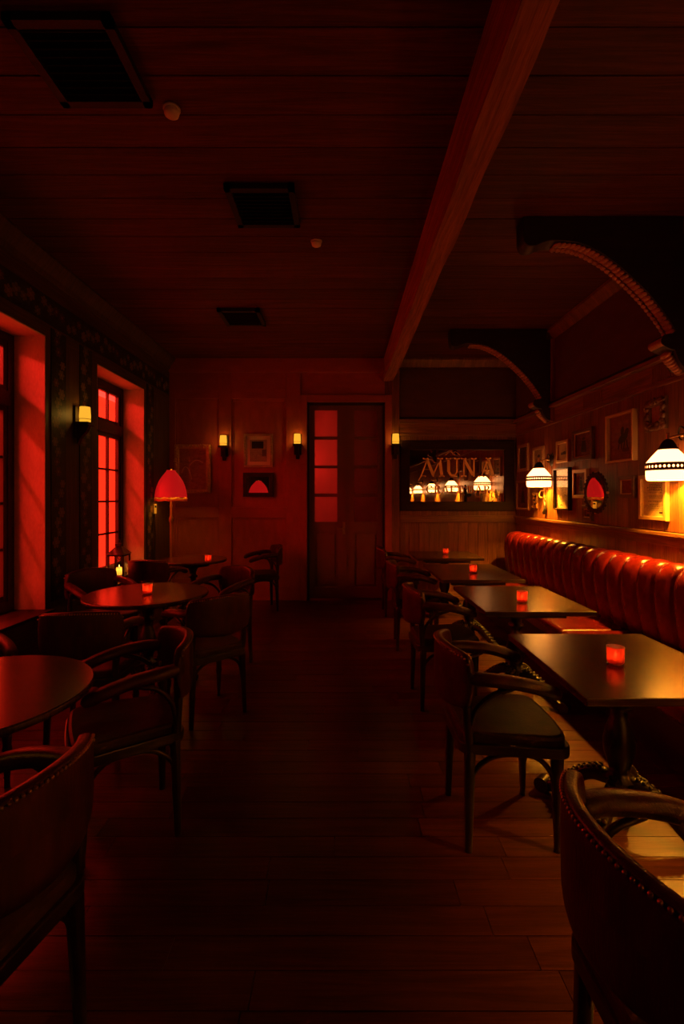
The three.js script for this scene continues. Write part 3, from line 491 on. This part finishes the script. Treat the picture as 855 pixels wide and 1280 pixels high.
// oval mirror hung askew so that it catches the red floor lamp
{
  const o = thing('oval_mirror', 'small oval mirror in a beaded dark frame showing a red lampshade', 'mirror'), a = 0.105, b = 0.165;
  const el = (x, y, n = 40) => Array.from({ length: n + 1 }, (_, k) => [Math.cos(k / n * 6.2832) * x, Math.sin(k / n * 6.2832) * y]);
  mk('mirror_glass', extrude(el(a, b).slice(0, -1), 0.004).translate(0, 0, 0.014), M.mirror, o);
  mk('frame', [new THREE.TorusGeometry(1, 0.13, 10, 44).scale(a + 0.008, b + 0.008, 0.12).translate(0, 0, 0.014), extrude(el(a + 0.01, b + 0.01).slice(0, -1), 0.01)], M.frameDark, o);
  for (let k = 0; k < 28; k++) { const t = k / 28 * 6.2832, m = mk('bead', carveGeo, k % 7 ? M.frameDark : M.gilt, o); m.scale.set(0.014, 0.014, 0.012); m.position.set(Math.cos(t) * (a + 0.024), Math.sin(t) * (b + 0.026), 0.014); }
  mk('hanger', bx(0.02, 0.06, 0.095, 0, 0, -0.047), M.iron, o);
  const z = wallZ(761); o.position.set(XR - 0.125, EYE - (616 - CY) * z / F, -z + 0.02); o.rotation.y = -Math.PI / 2 + 0.365;
}
// pictures on the end wall
function onBack(name, label, category, px0, px1, py0, py1, o) { const g = picture(name, label, category, bX(px1) - bX(px0), bY(py0) - bY(py1), o); g.position.set(bX((px0 + px1) / 2), bY((py0 + py1) / 2), -ZB + 0.001 + (o.off ?? 0)); return g; }
onBack('framed_painting', 'red-lit painting in an ornate gilt frame above the tasselled floor lamp', 'painting', 219.5, 263.7, 556, 616.5, { frame: M.gilt, fw: 0.055, d: 0.05, ornate: true, step: 0.03, seed: 12, off: 0.004, draw: (c, W, Hh) => { wash(c, W, Hh, '#b07a62', 71, 500); c.strokeStyle = '#f4dcc4'; c.lineWidth = 3; c.beginPath(); c.moveTo(W * 0.1, Hh * 0.6); c.bezierCurveTo(W * 0.2, Hh * 0.3, W * 0.4, Hh * 0.5, W * 0.45, Hh * 0.75); c.stroke(); c.beginPath(); c.moveTo(W * 0.4, Hh * 0.4); c.quadraticCurveTo(W * 0.6, Hh * 0.2, W * 0.85, Hh * 0.35); c.stroke(); } });
onBack('framed_picture', 'white mounted print with a dark block above the small framed mirror', 'picture', 305, 341, 542.5, 584.5, { frame: wood(0.5, 0.3, 0.2, 0.5), fw: 0.03, d: 0.03, mat: 0.055, mount: plain(0.78, 0.7, 0.62, 0.8), draw: (c, W, Hh) => { wash(c, W, Hh, '#a89a8c', 72); c.fillStyle = '#0d0a09'; c.fillRect(W * 0.12, Hh * 0.08, W * 0.68, Hh * 0.32); c.fillStyle = '#6a5a4c'; c.fillRect(W * 0.72, Hh * 0.45, W * 0.24, Hh * 0.3); } });
onBack('framed_mirror', 'small mirror in a wide black frame reflecting a pleated red lampshade', 'mirror', 304.5, 342, 591, 621, { frame: M.frameDark, fw: 0.055, d: 0.045, mirror: true });
// big lettered mirror
const fontB = await new FontLoader().loadAsync('fonts/droid/droid_serif_bold.typeface.json');
{
  const o = thing('lettered_mirror', 'wide dark framed mirror lettered in gold over the far tables', 'mirror');
  const x0 = bX(500), x1 = bX(641), y1 = bY(551), y0 = bY(638.5), fw = 0.125, w = x1 - x0, h = y1 - y0;
  mk('frame', extrude(ringShape(w - 0.02, h - 0.02, fw - 0.01), 0.035, 0.01).translate(0, 0, 0.01), M.mirrorFrame, o);
  mk('inner_lip', extrude(ringShape(w - 2 * fw + 0.03, h - 2 * fw + 0.03, 0.022), 0.006, 0.003).translate(0, 0, 0.026), M.frameDark, o);
  mk('mirror_glass', bx(w - 2 * fw + 0.02, h - 2 * fw + 0.02, 0.005, 0, 0, 0.018), M.mirror, o);
  const cx = (x0 + x1) / 2, cy = (y0 + y1) / 2, X = (px) => bX(px) - cx, Y = (py) => bY(py) - cy, zf = 0.0206;
  const stroke = (ax, ay, bx_, by, wd) => { const A = V(X(ax), Y(ay), 0), B = V(X(bx_), Y(by), 0), d = B.clone().sub(A), l = d.length(); return new THREE.BoxGeometry(l, wd, 0.003).rotateZ(Math.atan2(d.y, d.x)).translate((A.x + B.x) / 2, (A.y + B.y) / 2, zf + 0.0015); };
  const dot = (ax, ay, r) => new THREE.CylinderGeometry(r, r, 0.003, 12).rotateX(Math.PI / 2).translate(X(ax), Y(ay), zf + 0.0016);
  const serif = (ax, ay, up) => [stroke(ax - 2.6, ay, ax + 2.6, ay, 0.012), dot(ax - 2.6, ay + (up ? -0.5 : 0.5), 0.012), dot(ax + 2.6, ay + (up ? -0.5 : 0.5), 0.012)];
  const T = 0.042, t = 0.02;
  const letters = {
    M: [stroke(533.5, 575, 526, 595, t), stroke(526, 595, 522.5, 601, t * 0.8), stroke(533.5, 575, 541, 594, T), stroke(541, 594, 549, 575, t), stroke(549, 575, 551.5, 594, T), ...serif(531.5, 574, true), ...serif(549.5, 574, true), ...serif(528.5, 595, false), ...serif(551.8, 595, false), dot(541, 595, 0.013), stroke(530, 587, 537, 587, 0.006)],
    U: [stroke(560, 575, 560, 590, T), stroke(570.5, 575, 570.5, 590, t), stroke(560.2, 590, 563, 594, T * 0.85), stroke(563, 594, 568, 594, t * 1.3), stroke(568, 594, 570.5, 590, t), ...serif(560, 574, true), ...serif(570.5, 574, true)],
    N: [stroke(579, 575, 579, 594, t), stroke(579.5, 575, 590.5, 594, T), stroke(591.5, 575, 591.5, 594, t), ...serif(578.5, 574, true), ...serif(591.5, 574, true), ...serif(579, 595, false), dot(591.5, 595, 0.012)],
    A: [stroke(609, 574, 601.5, 594, t), stroke(609.5, 575, 615, 594, T), stroke(604, 588, 613, 588, 0.01), ...serif(609.5, 573.5, true), ...serif(601, 595, false), ...serif(615.5, 595, false)],
  };
  for (const [k, g] of Object.entries(letters)) mk('letter', g, M.gold, o).userData.label = 'gold capital ' + k;
  const small = [['C', 536], ['R', 546], ['A', 556], ['F', 565], ['T', 574], ['B', 587.5], ['A', 597.5], ['R', 607.5]];
  for (const [ch, px] of small) { const g = new TextGeometry(ch, { font: fontB, size: 0.11, depth: 0.003, curveSegments: 6 }); g.computeBoundingBox(); const b = g.boundingBox; g.translate(X(px) - (b.max.x + b.min.x) / 2, Y(616.5), zf); mk('letter', g, M.gold, o).userData.label = 'small gold capital ' + ch; }
  mk('flourish', [tube([[X(578), Y(611), zf], [X(580), Y(608), zf], [X(582), Y(611), zf], [X(584), Y(608), zf]], 0.004), tube([[X(556), Y(569), zf], [X(563), Y(565), zf], [X(566), Y(568), zf]], 0.004), tube([[X(574), Y(569), zf], [X(568), Y(565), zf], [X(565), Y(568), zf]], 0.004)], M.gold, o);
  o.position.set(cx, cy, -ZB + 0.015);
}
// ------------------------------------------------------------------ candle sconces
const sconceGlow = glow(1, 0.46, 0.03, L.sconceGlow, [0.4, 0.25, 0.06]);
function sconce(x, y, z, turn, label) {
  const o = thing('wall_sconce', label, 'sconce', 'small amber candle sconces'); o.position.set(x, y, z); o.rotation.y = turn;
  mk('backplate', bx(0.11, 0.3, 0.02, 0, -0.06, 0.01, 1, 0.005), M.dark, o);
  mk('bracket', [bx(0.13, 0.03, 0.13, 0, -0.075, 0.075, 0, 0.006), extrude([[0.02, -0.085], [0.13, -0.085], [0.1, -0.15], [0.05, -0.2], [0.02, -0.27]], 0.05).rotateY(-Math.PI / 2).translate(0.025, 0, 0)], M.dark, o);
  const s = mk('candle_shade', lathe([[0.03, -0.06], [0.048, -0.058], [0.05, 0], [0.045, 0.085], [0.042, 0.085], [0.046, 0], [0.044, -0.052]], 24).translate(0, 0, 0.08), sconceGlow, o);
  mk('rim', new THREE.TorusGeometry(0.049, 0.003, 6, 24).rotateX(Math.PI / 2).translate(0, -0.03, 0.08), M.brass, s);
  mk('flame_bulb', ball(0.014, 0, 0, 0.08), glow(1, 0.7, 0.3, 4), o);
  lampLight(o, 0, 0.01, 0.08, L.sconcePoint, [1, 0.48, 0.07], 1);
}
sconce(bX(281.5), bY(553), -ZB + 0.034, 0, 'amber sconce between the ornate painting and the white mounted print');
sconce(bX(372.5), bY(551), -ZB + 0.034, 0, 'amber sconce beside the glazed double door on the red panelling');
sconce(bX(493.5), bY(551), -ZB + 0.04, 0, 'amber sconce on the pilaster beside the gold lettered mirror');
{ const Z = 4.52; sconce(XL, 2.26, -Z, Math.PI / 2, 'amber sconce between two windows on the flowered wall'); }
// thermostat with cable by the last window
{
  const o = thing('thermostat', 'small white wall thermostat beside the window and the floor lamp', 'thermostat'); mk('case', bx(0.02, 0.13, 0.08, 0.01, 0, 0, 1, 0.005), M.white, o); mk('display', bx(0.003, 0.03, 0.045, 0.021, 0.03, 0), M.black, o);
  mk('cable', tube([[0.008, -0.065, 0], [0.012, -0.2, 0.01], [0.01, -0.35, -0.01], [0.012, -0.6, 0.012], [0.008, -0.75, 0]], 0.006, 30, 6), M.black, o); o.position.set(XL + 0.006, 1.34, -6.37);
}
// ------------------------------------------------------------------ red floor lamps
function floorLamp(x, Z, r0, hgt, drop, label, pleats) {
  const o = thing('floor_lamp', label, 'lamp'); o.position.set(x, 0, -Z);
  const yb = hgt - drop, n = 72, prof = [[1, 0], [0.985, 0.08], [0.94, 0.25], [0.86, 0.42], [0.73, 0.6], [0.56, 0.76], [0.4, 0.88], [0.3, 0.95], [0.27, 1]];
  const shadeG = (off, wave) => { const g = lathe(prof.map(([r, t]) => [r * r0 - off, yb + t * drop]), n), p = g.attributes.position; for (let i = 0; i < p.count; i++) { const a = Math.atan2(p.getZ(i), p.getX(i)), t = (p.getY(i) - yb) / drop, k = 1 + (pleats ? 0.03 * Math.cos(a * 24) : -0.035 * Math.abs(Math.cos(a * 4)) * (1 - t)); p.setX(i, p.getX(i) * k); p.setZ(i, p.getZ(i) * k); if (wave && t < 0.03) p.setY(i, p.getY(i) - 0.008 * Math.abs(Math.sin(a * 4))); } g.computeVertexNormals(); return g; };
  const sh = mk('lamp_shade', shadeG(0, true), glow(1, 0.012, 0.012, L.floorLampGlow, [0.3, 0.01, 0.01]), o);
  mk('shade_lining', shadeG(0.006, false), M.white, sh);
  const fr = []; for (let k = 0; k < 110; k++) { const a = k / 110 * 6.2832, y = yb - 0.012 * Math.abs(Math.sin(a * 4)); fr.push(cyl(0.0035, 0.004, 0.028, Math.cos(a) * r0 * 0.985, y - 0.05, Math.sin(a) * r0 * 0.975, 5)); }
  const fg = mk('fringe', fr, M.thread, sh); fg.userData.kind = 'stuff';
  const braid = []; for (let k = 0; k < 8; k++) braid.push(tube([0, 0.25, 0.5, 0.75, 1].map((t) => { const a = (k + t) / 8 * 6.2832 + Math.PI / 8 * 0; return [Math.cos(a) * r0 * 0.985, yb - 0.01 - 0.016 * Math.sin(t * Math.PI), Math.sin(a) * r0 * 0.975]; }), 0.007, 10, 6));
  mk('braid', braid, M.goldBraid, sh);
  mk('pole', lathe([[0, 0.03], [0.03, 0.035], [0.018, 0.06], [0.013, 0.2], [0.013, yb - 0.35], [0.03, yb - 0.32], [0.032, yb - 0.28], [0.015, yb - 0.25], [0.012, yb - 0.15], [0.022, yb - 0.12], [0.01, yb - 0.08], [0.01, yb + 0.1], [0, yb + 0.1]], 18), M.brass, o);
  mk('base', lathe([[0, 0], [0.12, 0], [0.125, 0.012], [0.1, 0.028], [0.04, 0.04], [0, 0.042]], 28), M.brass, o);
  mk('finial', ball(0.014, 0, hgt + 0.015, 0), M.brass, o);
  mk('bulb', ball(0.03, 0, yb + 0.1, 0, 12, 10), glow(...L.warm, 4), o);
  lampLight(o, 0, yb + 0.1, 0, L.floorLampPoint, L.warm, 1.5); return o;
}
floorLamp(-2.255, 6.33, 0.205, 1.85, 0.35, 'brass floor lamp with red scalloped shade before the ornate painting', false);
floorLamp(-2.2, 1.25, 0.25, 1.92, 0.34, 'brass floor lamp with pleated red shade beside the candleless round table', true);
// ------------------------------------------------------------------ lantern and candles on the window sill
{
  const o = thing('candle_lantern', 'dark house-shaped candle lantern on the window sill', 'lantern'), s = 0.085; o.position.set(-2.655, SILL, -5.72);
  mk('base', bx(0.2, 0.02, 0.2, 0, 0.01, 0, 0, 0.004), M.iron, o);
  for (const [a, b] of [[-1, -1], [1, -1], [1, 1], [-1, 1]]) mk('post', bx(0.016, 0.24, 0.016, a * s, 0.14, b * s), M.iron, o);
  mk('top_rail', [bx(0.19, 0.02, 0.02, 0, 0.26, s), bx(0.19, 0.02, 0.02, 0, 0.26, -s), bx(0.02, 0.02, 0.19, s, 0.26, 0), bx(0.02, 0.02, 0.19, -s, 0.26, 0)], M.iron, o);
  mk('roof', [new THREE.CylinderGeometry(0.03, 0.15, 0.1, 4).rotateY(Math.PI / 4).translate(0, 0.32, 0), bx(0.07, 0.03, 0.07, 0, 0.38, 0)], M.iron, o); mk('ring', new THREE.TorusGeometry(0.022, 0.004, 8, 20).translate(0, 0.415, 0), M.iron, o);
  for (const [dx, dz, ry] of [[0, s, 0], [0, -s, 0], [s, 0, Math.PI / 2], [-s, 0, Math.PI / 2]]) mk('glass', new THREE.PlaneGeometry(0.15, 0.23).rotateY(ry).translate(dx, 0.14, dz), M.clear, o);
}
function pillarCandle(x, y, Z, h, r, label) {
  const o = thing('pillar_candle', label, 'candle', 'pillar candles on the window sill'); o.position.set(x, y, -Z);
  mk('wax', lathe([[0, 0], [r, 0], [r, h - 0.004], [r - 0.004, h], [r * 0.5, h - 0.008], [0, h - 0.01]], 18), M.wax, o);
  mk('wick', cyl(0.0015, 0.0015, 0.014, 0, h - 0.01, 0, 6), M.black, o); mk('flame', lathe([[0, 0], [0.006, 0.008], [0.005, 0.018], [0, 0.034]], 10).translate(0, h, 0), glow(1, 0.6, 0.15, 4), o);
  lampLight(o, 0, h * 0.7, 0, 0.02, [1, 0.5, 0.08], 0.4);
}
pillarCandle(-2.655, SILL + 0.021, 5.72, 0.09, 0.035, 'lit pillar candle inside the dark lantern');
pillarCandle(-2.6, SILL, 5.9, 0.11, 0.03, 'taller lit pillar candle on the sill next to the lantern');
pillarCandle(-2.545, SILL, 5.99, 0.08, 0.02, 'slim short lit candle at the corner of the window sill');

// ------------------------------------------------------------------ banquette
{
  const o = thing('banquette', 'long red leather banquette with channelled back along the wood wall', 'banquette'); const z0 = 6.5, z1 = -1.7, n = Math.round((z0 - z1) / 0.205), cw = (z0 - z1) / n;
  mk('base', span(1.8, 2.5, 0.02, 0.33, -z0 + 0.02, -z1, 2), M.dark, o);
  const sn = 6, sl = (z0 - z1) / sn; for (let k = 0; k < sn; k++) mk('seat_cushion', bx(0.56, 0.13, sl - 0.006, 1.99, 0.395, -z0 + (k + 0.5) * sl, 2, 0.04), M.leatherRed, o);
  const prof = [[2.27, 0.42], [2.245, 0.52], [2.225, 0.66], [2.215, 0.8], [2.22, 0.9], [2.24, 0.965], [2.285, 1.01], [2.345, 1.02], [2.41, 1.005], [2.46, 0.95], [2.475, 0.86]];
  const c = new THREE.CatmullRomCurve3(prof.map(([x, y]) => V(x, y, 0))), nu = 14, nv = 30, pos = [], uv = [], idx = [];
  for (let j = 0; j <= nv; j++) { const p = c.getPoint(j / nv), T = c.getTangent(j / nv); for (let i = 0; i <= nu; i++) { const u = i / nu * 2 - 1, b = 0.04 * Math.sqrt(Math.max(0, 1 - u * u)) - 0.02; pos.push(p.x - T.y * b, p.y + T.x * b, u * cw / 2); uv.push(j / nv * 0.5, i / nu * 0.12); } }
  for (let j = 0; j < nv; j++) for (let i = 0; i < nu; i++) { const a = j * (nu + 1) + i; idx.push(a, a + 1, a + nu + 1, a + 1, a + nu + 2, a + nu + 1); }
  const g = new THREE.BufferGeometry(); g.setAttribute('position', new THREE.Float32BufferAttribute(pos, 3)); g.setAttribute('uv', new THREE.Float32BufferAttribute(uv, 2)); g.setIndex(idx); g.computeVertexNormals();
  for (let k = 0; k < n; k++) { const m = mk('back_channel', g, M.leatherRed, o); m.position.z = -z0 + (k + 0.5) * cw; }
  mk('back_core', span(2.3, 2.5, 0.33, 0.95, -z0 + 0.01, -z1, 2), M.dark, o);
  const es = [...prof, [2.475, 0.34], [2.27, 0.34]]; mk('end_panel', extrude(es, 0.03, 0.012).translate(0, 0, -z0 - 0.02), M.leatherRed, o);
}
// ------------------------------------------------------------------ tables
const baluster = [[0, 0.1], [0.05, 0.1], [0.058, 0.13], [0.045, 0.17], [0.05, 0.2], [0.072, 0.215], [0.04, 0.235], [0.046, 0.27], [0.066, 0.33], [0.068, 0.38], [0.055, 0.44], [0.036, 0.49], [0.032, 0.52], [0.055, 0.535], [0.056, 0.55], [0.036, 0.56], [0.042, 0.6], [0.06, 0.64], [0.06, 0.672]];
const colGeo = lathe(baluster, 26);
const footGeo = join([sweep([[0.03, 0.2, 0], [0.12, 0.19, 0], [0.2, 0.13, 0], [0.27, 0.065, 0], [0.33, 0.035, 0], [0.37, 0.035, 0]], (t) => [(0.03 - 0.008 * t) * rounded(t, 0.06), (0.035 - 0.012 * t) * rounded(t, 0.06)], 3, 26, 12), new THREE.CylinderGeometry(0.036, 0.036, 0.056, 16).rotateX(Math.PI / 2).translate(0.35, 0.036, 0)]);
const beadGeo = join(Array.from({ length: 11 }, (_, k) => { const t = k / 10, x = 0.08 + 0.24 * t, y = 0.235 - 0.19 * t ** 1.15 + 0.02 * Math.sin(t * 3.14); return [-1, 1].map((s) => ball(0.011, x, y, s * 0.012, 7, 5)); }).flat());
function pedestal(o, turn) {
  mk('pedestal', colGeo, M.dark, o);
  for (let k = 0; k < 4; k++) { const f = mk('foot', footGeo, M.dark, o); f.rotation.y = turn + k * Math.PI / 2; mk('carving', beadGeo, M.dark, f); }
}
function rectTable(x0, x1, Z0, Z1) {
  const o = thing('pub_table', 'x', 'table', 'rectangular pub tables along the banquette'), w = x1 - x0, d = Z1 - Z0; o.position.set((x0 + x1) / 2, 0, -(Z0 + Z1) / 2);
  mk('table_top', bx(w, 0.032, d, 0, 0.734, 0, 2, 0.005), M.table, o);
  mk('under_frame', [bx(w - 0.26, 0.05, d - 0.3, 0, 0.695, 0), bx(0.1, 0.03, 0.1, 0, 0.665, 0)], M.dark, o);
  pedestal(o, Math.PI / 4); return o;
}
const tables = [[0.91, 1.64, 1.786, 2.63], [0.935, 1.665, 3.13, 4.04], [0.905, 1.66, 4.34, 5.35], [0.92, 1.74, 5.86, 6.6]].map((a) => rectTable(...a));
['rectangular pub table with a candle, closest to the certificate', 'rectangular pub table with a candle between two other tables, below the oval mirror', 'rectangular pub table with a candle, before the lamp by the mirror wall', 'rectangular pub table with a candle, against the wall of the lettered mirror'].forEach((l, i) => { tables[i].userData.label = l; });
function roundTable(x, Z, r, label) {
  const o = thing('round_table', label, 'table', 'round pub tables under the windows'); o.position.set(x, 0, -Z);
  const top = lathe([[0, 0.718], [r - 0.012, 0.718], [r, 0.726], [r, 0.742], [r - 0.006, 0.75], [0, 0.75]], 56), p = top.attributes.position, uv = top.attributes.uv; for (let i = 0; i < p.count; i++) uv.setXY(i, p.getX(i) * 0.5, p.getZ(i) * 1.7);
  mk('table_top', top, M.table, o); mk('under_frame', lathe([[0, 0.67], [r * 0.5, 0.67], [r * 0.55, 0.718], [0, 0.718]], 30), M.dark, o); pedestal(o, 0.5); return o;
}
roundTable(-1.45, 1.83, 0.45, 'round pub table without a candle, mirroring the red window');
roundTable(-1.52, 3.75, 0.46, 'round pub table with a candle among four chairs');
roundTable(-1.8, 5.8, 0.4, 'round pub table with a candle before the tasselled floor lamp');
// ------------------------------------------------------------------ candle glasses
const cupOuter = lathe([[0, 0.001], [0.036, 0.001], [0.04, 0.006], [0.042, 0.1]], 30);
function candleGlass(x, Z, label) {
  const o = thing('candle_glass', label, 'candle', 'red candle glasses on the tables'); o.position.set(x, 0.7505, -Z);
  mk('glass_cup', cupOuter, M.clear, o);
  mk('red_glass', lathe([[0, 0.006], [0.03, 0.006], [0.0355, 0.014], [0.0365, 0.08]], 24), M.redGlass, o);
  mk('candle_core', lathe([[0, 0.009], [0.027, 0.009], [0.0295, 0.015], [0.029, 0.026], [0.026, 0.03], [0, 0.028]], 20), M.wax, o);
  mk('rim', new THREE.TorusGeometry(0.042, 0.0015, 6, 30).rotateX(Math.PI / 2).translate(0, 0.1, 0), M.clear, o);
  mk('flame', lathe([[0, 0], [0.006, 0.008], [0.005, 0.016], [0, 0.03]], 10).translate(0, 0.03, 0), glow(1, 0.5, 0.12, 5), o);
  lampLight(o, 0, 0.043, 0, L.candlePoint, [1, 0.4, 0.07], 0.25);
}
candleGlass(1.225, 2.15, 'red candle glass on the table closest to the certificate');
candleGlass(1.28, 3.41, 'red candle glass on the table below the oval mirror');
candleGlass(1.295, 4.74, 'red candle glass on the table before the lamp by the mirror wall');
candleGlass(1.35, 6.25, 'candle glass on the table against the wall of the lettered mirror');
candleGlass(-1.5, 3.7, 'red candle glass on the round table among four chairs');
candleGlass(-1.54, 5.52, 'red candle glass on the round table before the floor lamp');
// ------------------------------------------------------------------ captain's chairs
function makeChair() {
  const o = thing('armchair', 'x', 'chair', 'leather pub armchairs');
  const plan = (k) => { const s = new THREE.Shape(), f = 0.235 * k, b = 0.195 * k, xf = 0.225 * k, xb = -0.23 * k; s.moveTo(xb + 0.05, -b); s.lineTo(xf - 0.06, -f); s.quadraticCurveTo(xf, -f, xf, -f + 0.07); s.quadraticCurveTo(xf + 0.012, 0, xf, f - 0.07); s.quadraticCurveTo(xf, f, xf - 0.06, f); s.lineTo(xb + 0.05, b); s.quadraticCurveTo(xb, b, xb, b - 0.06); s.lineTo(xb, -b + 0.06); s.quadraticCurveTo(xb, -b, xb + 0.05, -b); return s; };
  mk('seat_frame', extrude(plan(1), 0.034, 0.006).rotateX(-Math.PI / 2).translate(0, 0.416, 0), M.chair, o);
  const pad = extrude(plan(0.9), 0.03, 0.016).rotateX(-Math.PI / 2).translate(0, 0.452, 0); mk('seat', pad, M.leatherSeat, o);
  for (const s of [-1, 1]) {
    mk('leg', sweep([[-0.2, 0, s * 0.195], [-0.196, 0.2, s * 0.187], [-0.19, 0.42, s * 0.18]], (t) => [0.014 + 0.008 * t, 0.015 + 0.009 * t], 3, 10, 10, V(1, 0, 0)), M.chair, o);
    mk('leg', lathe([[0, 0], [0.014, 0], [0.013, 0.03], [0.017, 0.12], [0.018, 0.165], [0.022, 0.185], [0.023, 0.2], [0.019, 0.215], [0.021, 0.24], [0.024, 0.28], [0.027, 0.4], [0.027, 0.418]], 16).translate(0.175, 0, s * 0.195), M.chair, o);
    mk('arch_brace', tube([[-0.19, 0.24, s * 0.186], [-0.175, 0.33, s * 0.188], [-0.1, 0.395, s * 0.19], [0, 0.408, s * 0.192], [0.09, 0.395, s * 0.194], [0.15, 0.33, s * 0.196], [0.165, 0.26, s * 0.196]], 0.011, 30, 8), M.chair, o);
    mk('back_post', sweep([[-0.19, 0.42, s * 0.18], [-0.2, 0.52, s * 0.185], [-0.205, 0.66, s * 0.185]], () => [0.018, 0.02], 3, 10, 10, V(1, 0, 0)), M.chair, o);
    mk('arm_brace', tube([[-0.192, 0.52, s * 0.19], [-0.17, 0.6, s * 0.2], [-0.11, 0.67, s * 0.22], [-0.02, 0.705, s * 0.228]], 0.011, 18, 8), M.chair, o);
    mk('armrest', sweep([[-0.21, 0.735, s * 0.2], [-0.13, 0.738, s * 0.226], [0, 0.725, s * 0.236], [0.1, 0.7, s * 0.232], [0.18, 0.668, s * 0.215]], (t) => [(0.03 + 0.006 * Math.sin(t * 3)) * rounded(t, 0.1), 0.027 * rounded(t, 0.1)], 2.4, 30, 14), M.leatherBack, o);
  }
  mk('arch_brace', tube([[0.175, 0.27, -0.19], [0.175, 0.35, -0.165], [0.175, 0.4, -0.08], [0.175, 0.405, 0], [0.175, 0.4, 0.08], [0.175, 0.35, 0.165], [0.175, 0.27, 0.19]], 0.01, 26, 8), M.chair, o);
  mk('arch_brace', tube([[-0.19, 0.26, -0.18], [-0.185, 0.35, -0.155], [-0.185, 0.4, -0.08], [-0.185, 0.405, 0], [-0.185, 0.4, 0.08], [-0.185, 0.35, 0.155], [-0.19, 0.26, 0.18]], 0.01, 26, 8), M.chair, o);
  const path = []; for (let k = 0; k <= 10; k++) { const u = k / 5 - 1; path.push([-0.185 - 0.095 * (1 - u * u) - 0.0, 0.72, u * 0.23]); }
  const hh = (t) => 0.135 * (0.82 + 0.18 * Math.sin(t * Math.PI)) * rounded(t, 0.07);
  const b = mk('backrest', sweep(path, (t) => [0.023 * rounded(t, 0.05), hh(t)], 4, 40, 24), M.leatherBack, o);
  const c = new THREE.CatmullRomCurve3(path.map((p) => V(...p))), nails = [], ng = new THREE.SphereGeometry(0.0055, 6, 4);
  for (let k = 0; k <= 34; k++) { const t = 0.03 + 0.94 * k / 34, p = c.getPoint(t), T = c.getTangent(t), S = V().crossVectors(T, V(0, 1, 0)); const sg = S.x < 0 ? 1 : -1; nails.push(ng.clone().translate(p.x + S.x * sg * 0.021, p.y + hh(t) - 0.012, p.z + S.z * sg * 0.021)); }
  mk('nailhead_trim', nails, M.nail, b).userData.kind = 'stuff';
  return o;
}
const chair0 = makeChair(); let firstChair = true;
function chair(x, Z, deg, label, group) {
  const o = firstChair ? chair0 : copyOf(chair0); firstChair = false; o.position.set(x, 0, -Z); o.rotation.y = deg * Math.PI / 180; o.userData.label = label; o.userData.group = group;
}
const GR = 'leather armchairs along the banquette tables', GL = 'leather armchairs round the window tables';
chair(0.775, 0.97, 0, 'leather armchair with nailed back, empty seat lit by the lamp, no table before it', GR);
chair(0.735, 2.225, 0, 'leather armchair at the rectangular table closest to the certificate', GR);
chair(0.755, 3.57, 2, 'leather armchair at the rectangular table below the oval mirror', GR);
chair(0.75, 4.86, -3, 'leather armchair at the rectangular table before the lamp by the mirror wall', GR);
chair(0.745, 6.2, 0, 'leather armchair at the rectangular table against the lettered mirror wall', GR);
chair(-1.0, 2.2, 210, 'leather armchair turned with red-lit arms to the candleless round table', GL);
chair(-0.97, 1.2, 168, 'leather armchair showing its back at the candleless round table', GL);
chair(-1.98, 2.4, -30, 'leather armchair between the candleless round table and the window', GL);
chair(-0.96, 3.37, 132, 'leather armchair on the aisle side of the round table with a candle', GL);
chair(-1.53, 2.97, 98, 'leather armchair between the two larger round tables, its back to the candleless one', GL);
chair(-2.08, 4.18, -37, 'leather armchair under the amber sconce of the flowered wall', GL);
chair(-1.1, 4.3, 235, 'leather armchair facing the candle, back towards the end wall door', GL);
chair(-1.98, 5.2, 80, 'leather armchair with its back to the middle round table, facing the floor lamp', GL);
chair(-1.1, 6.42, 200, 'leather armchair standing alone against the red panelled wall', GL);

renderer.render(scene, camera);
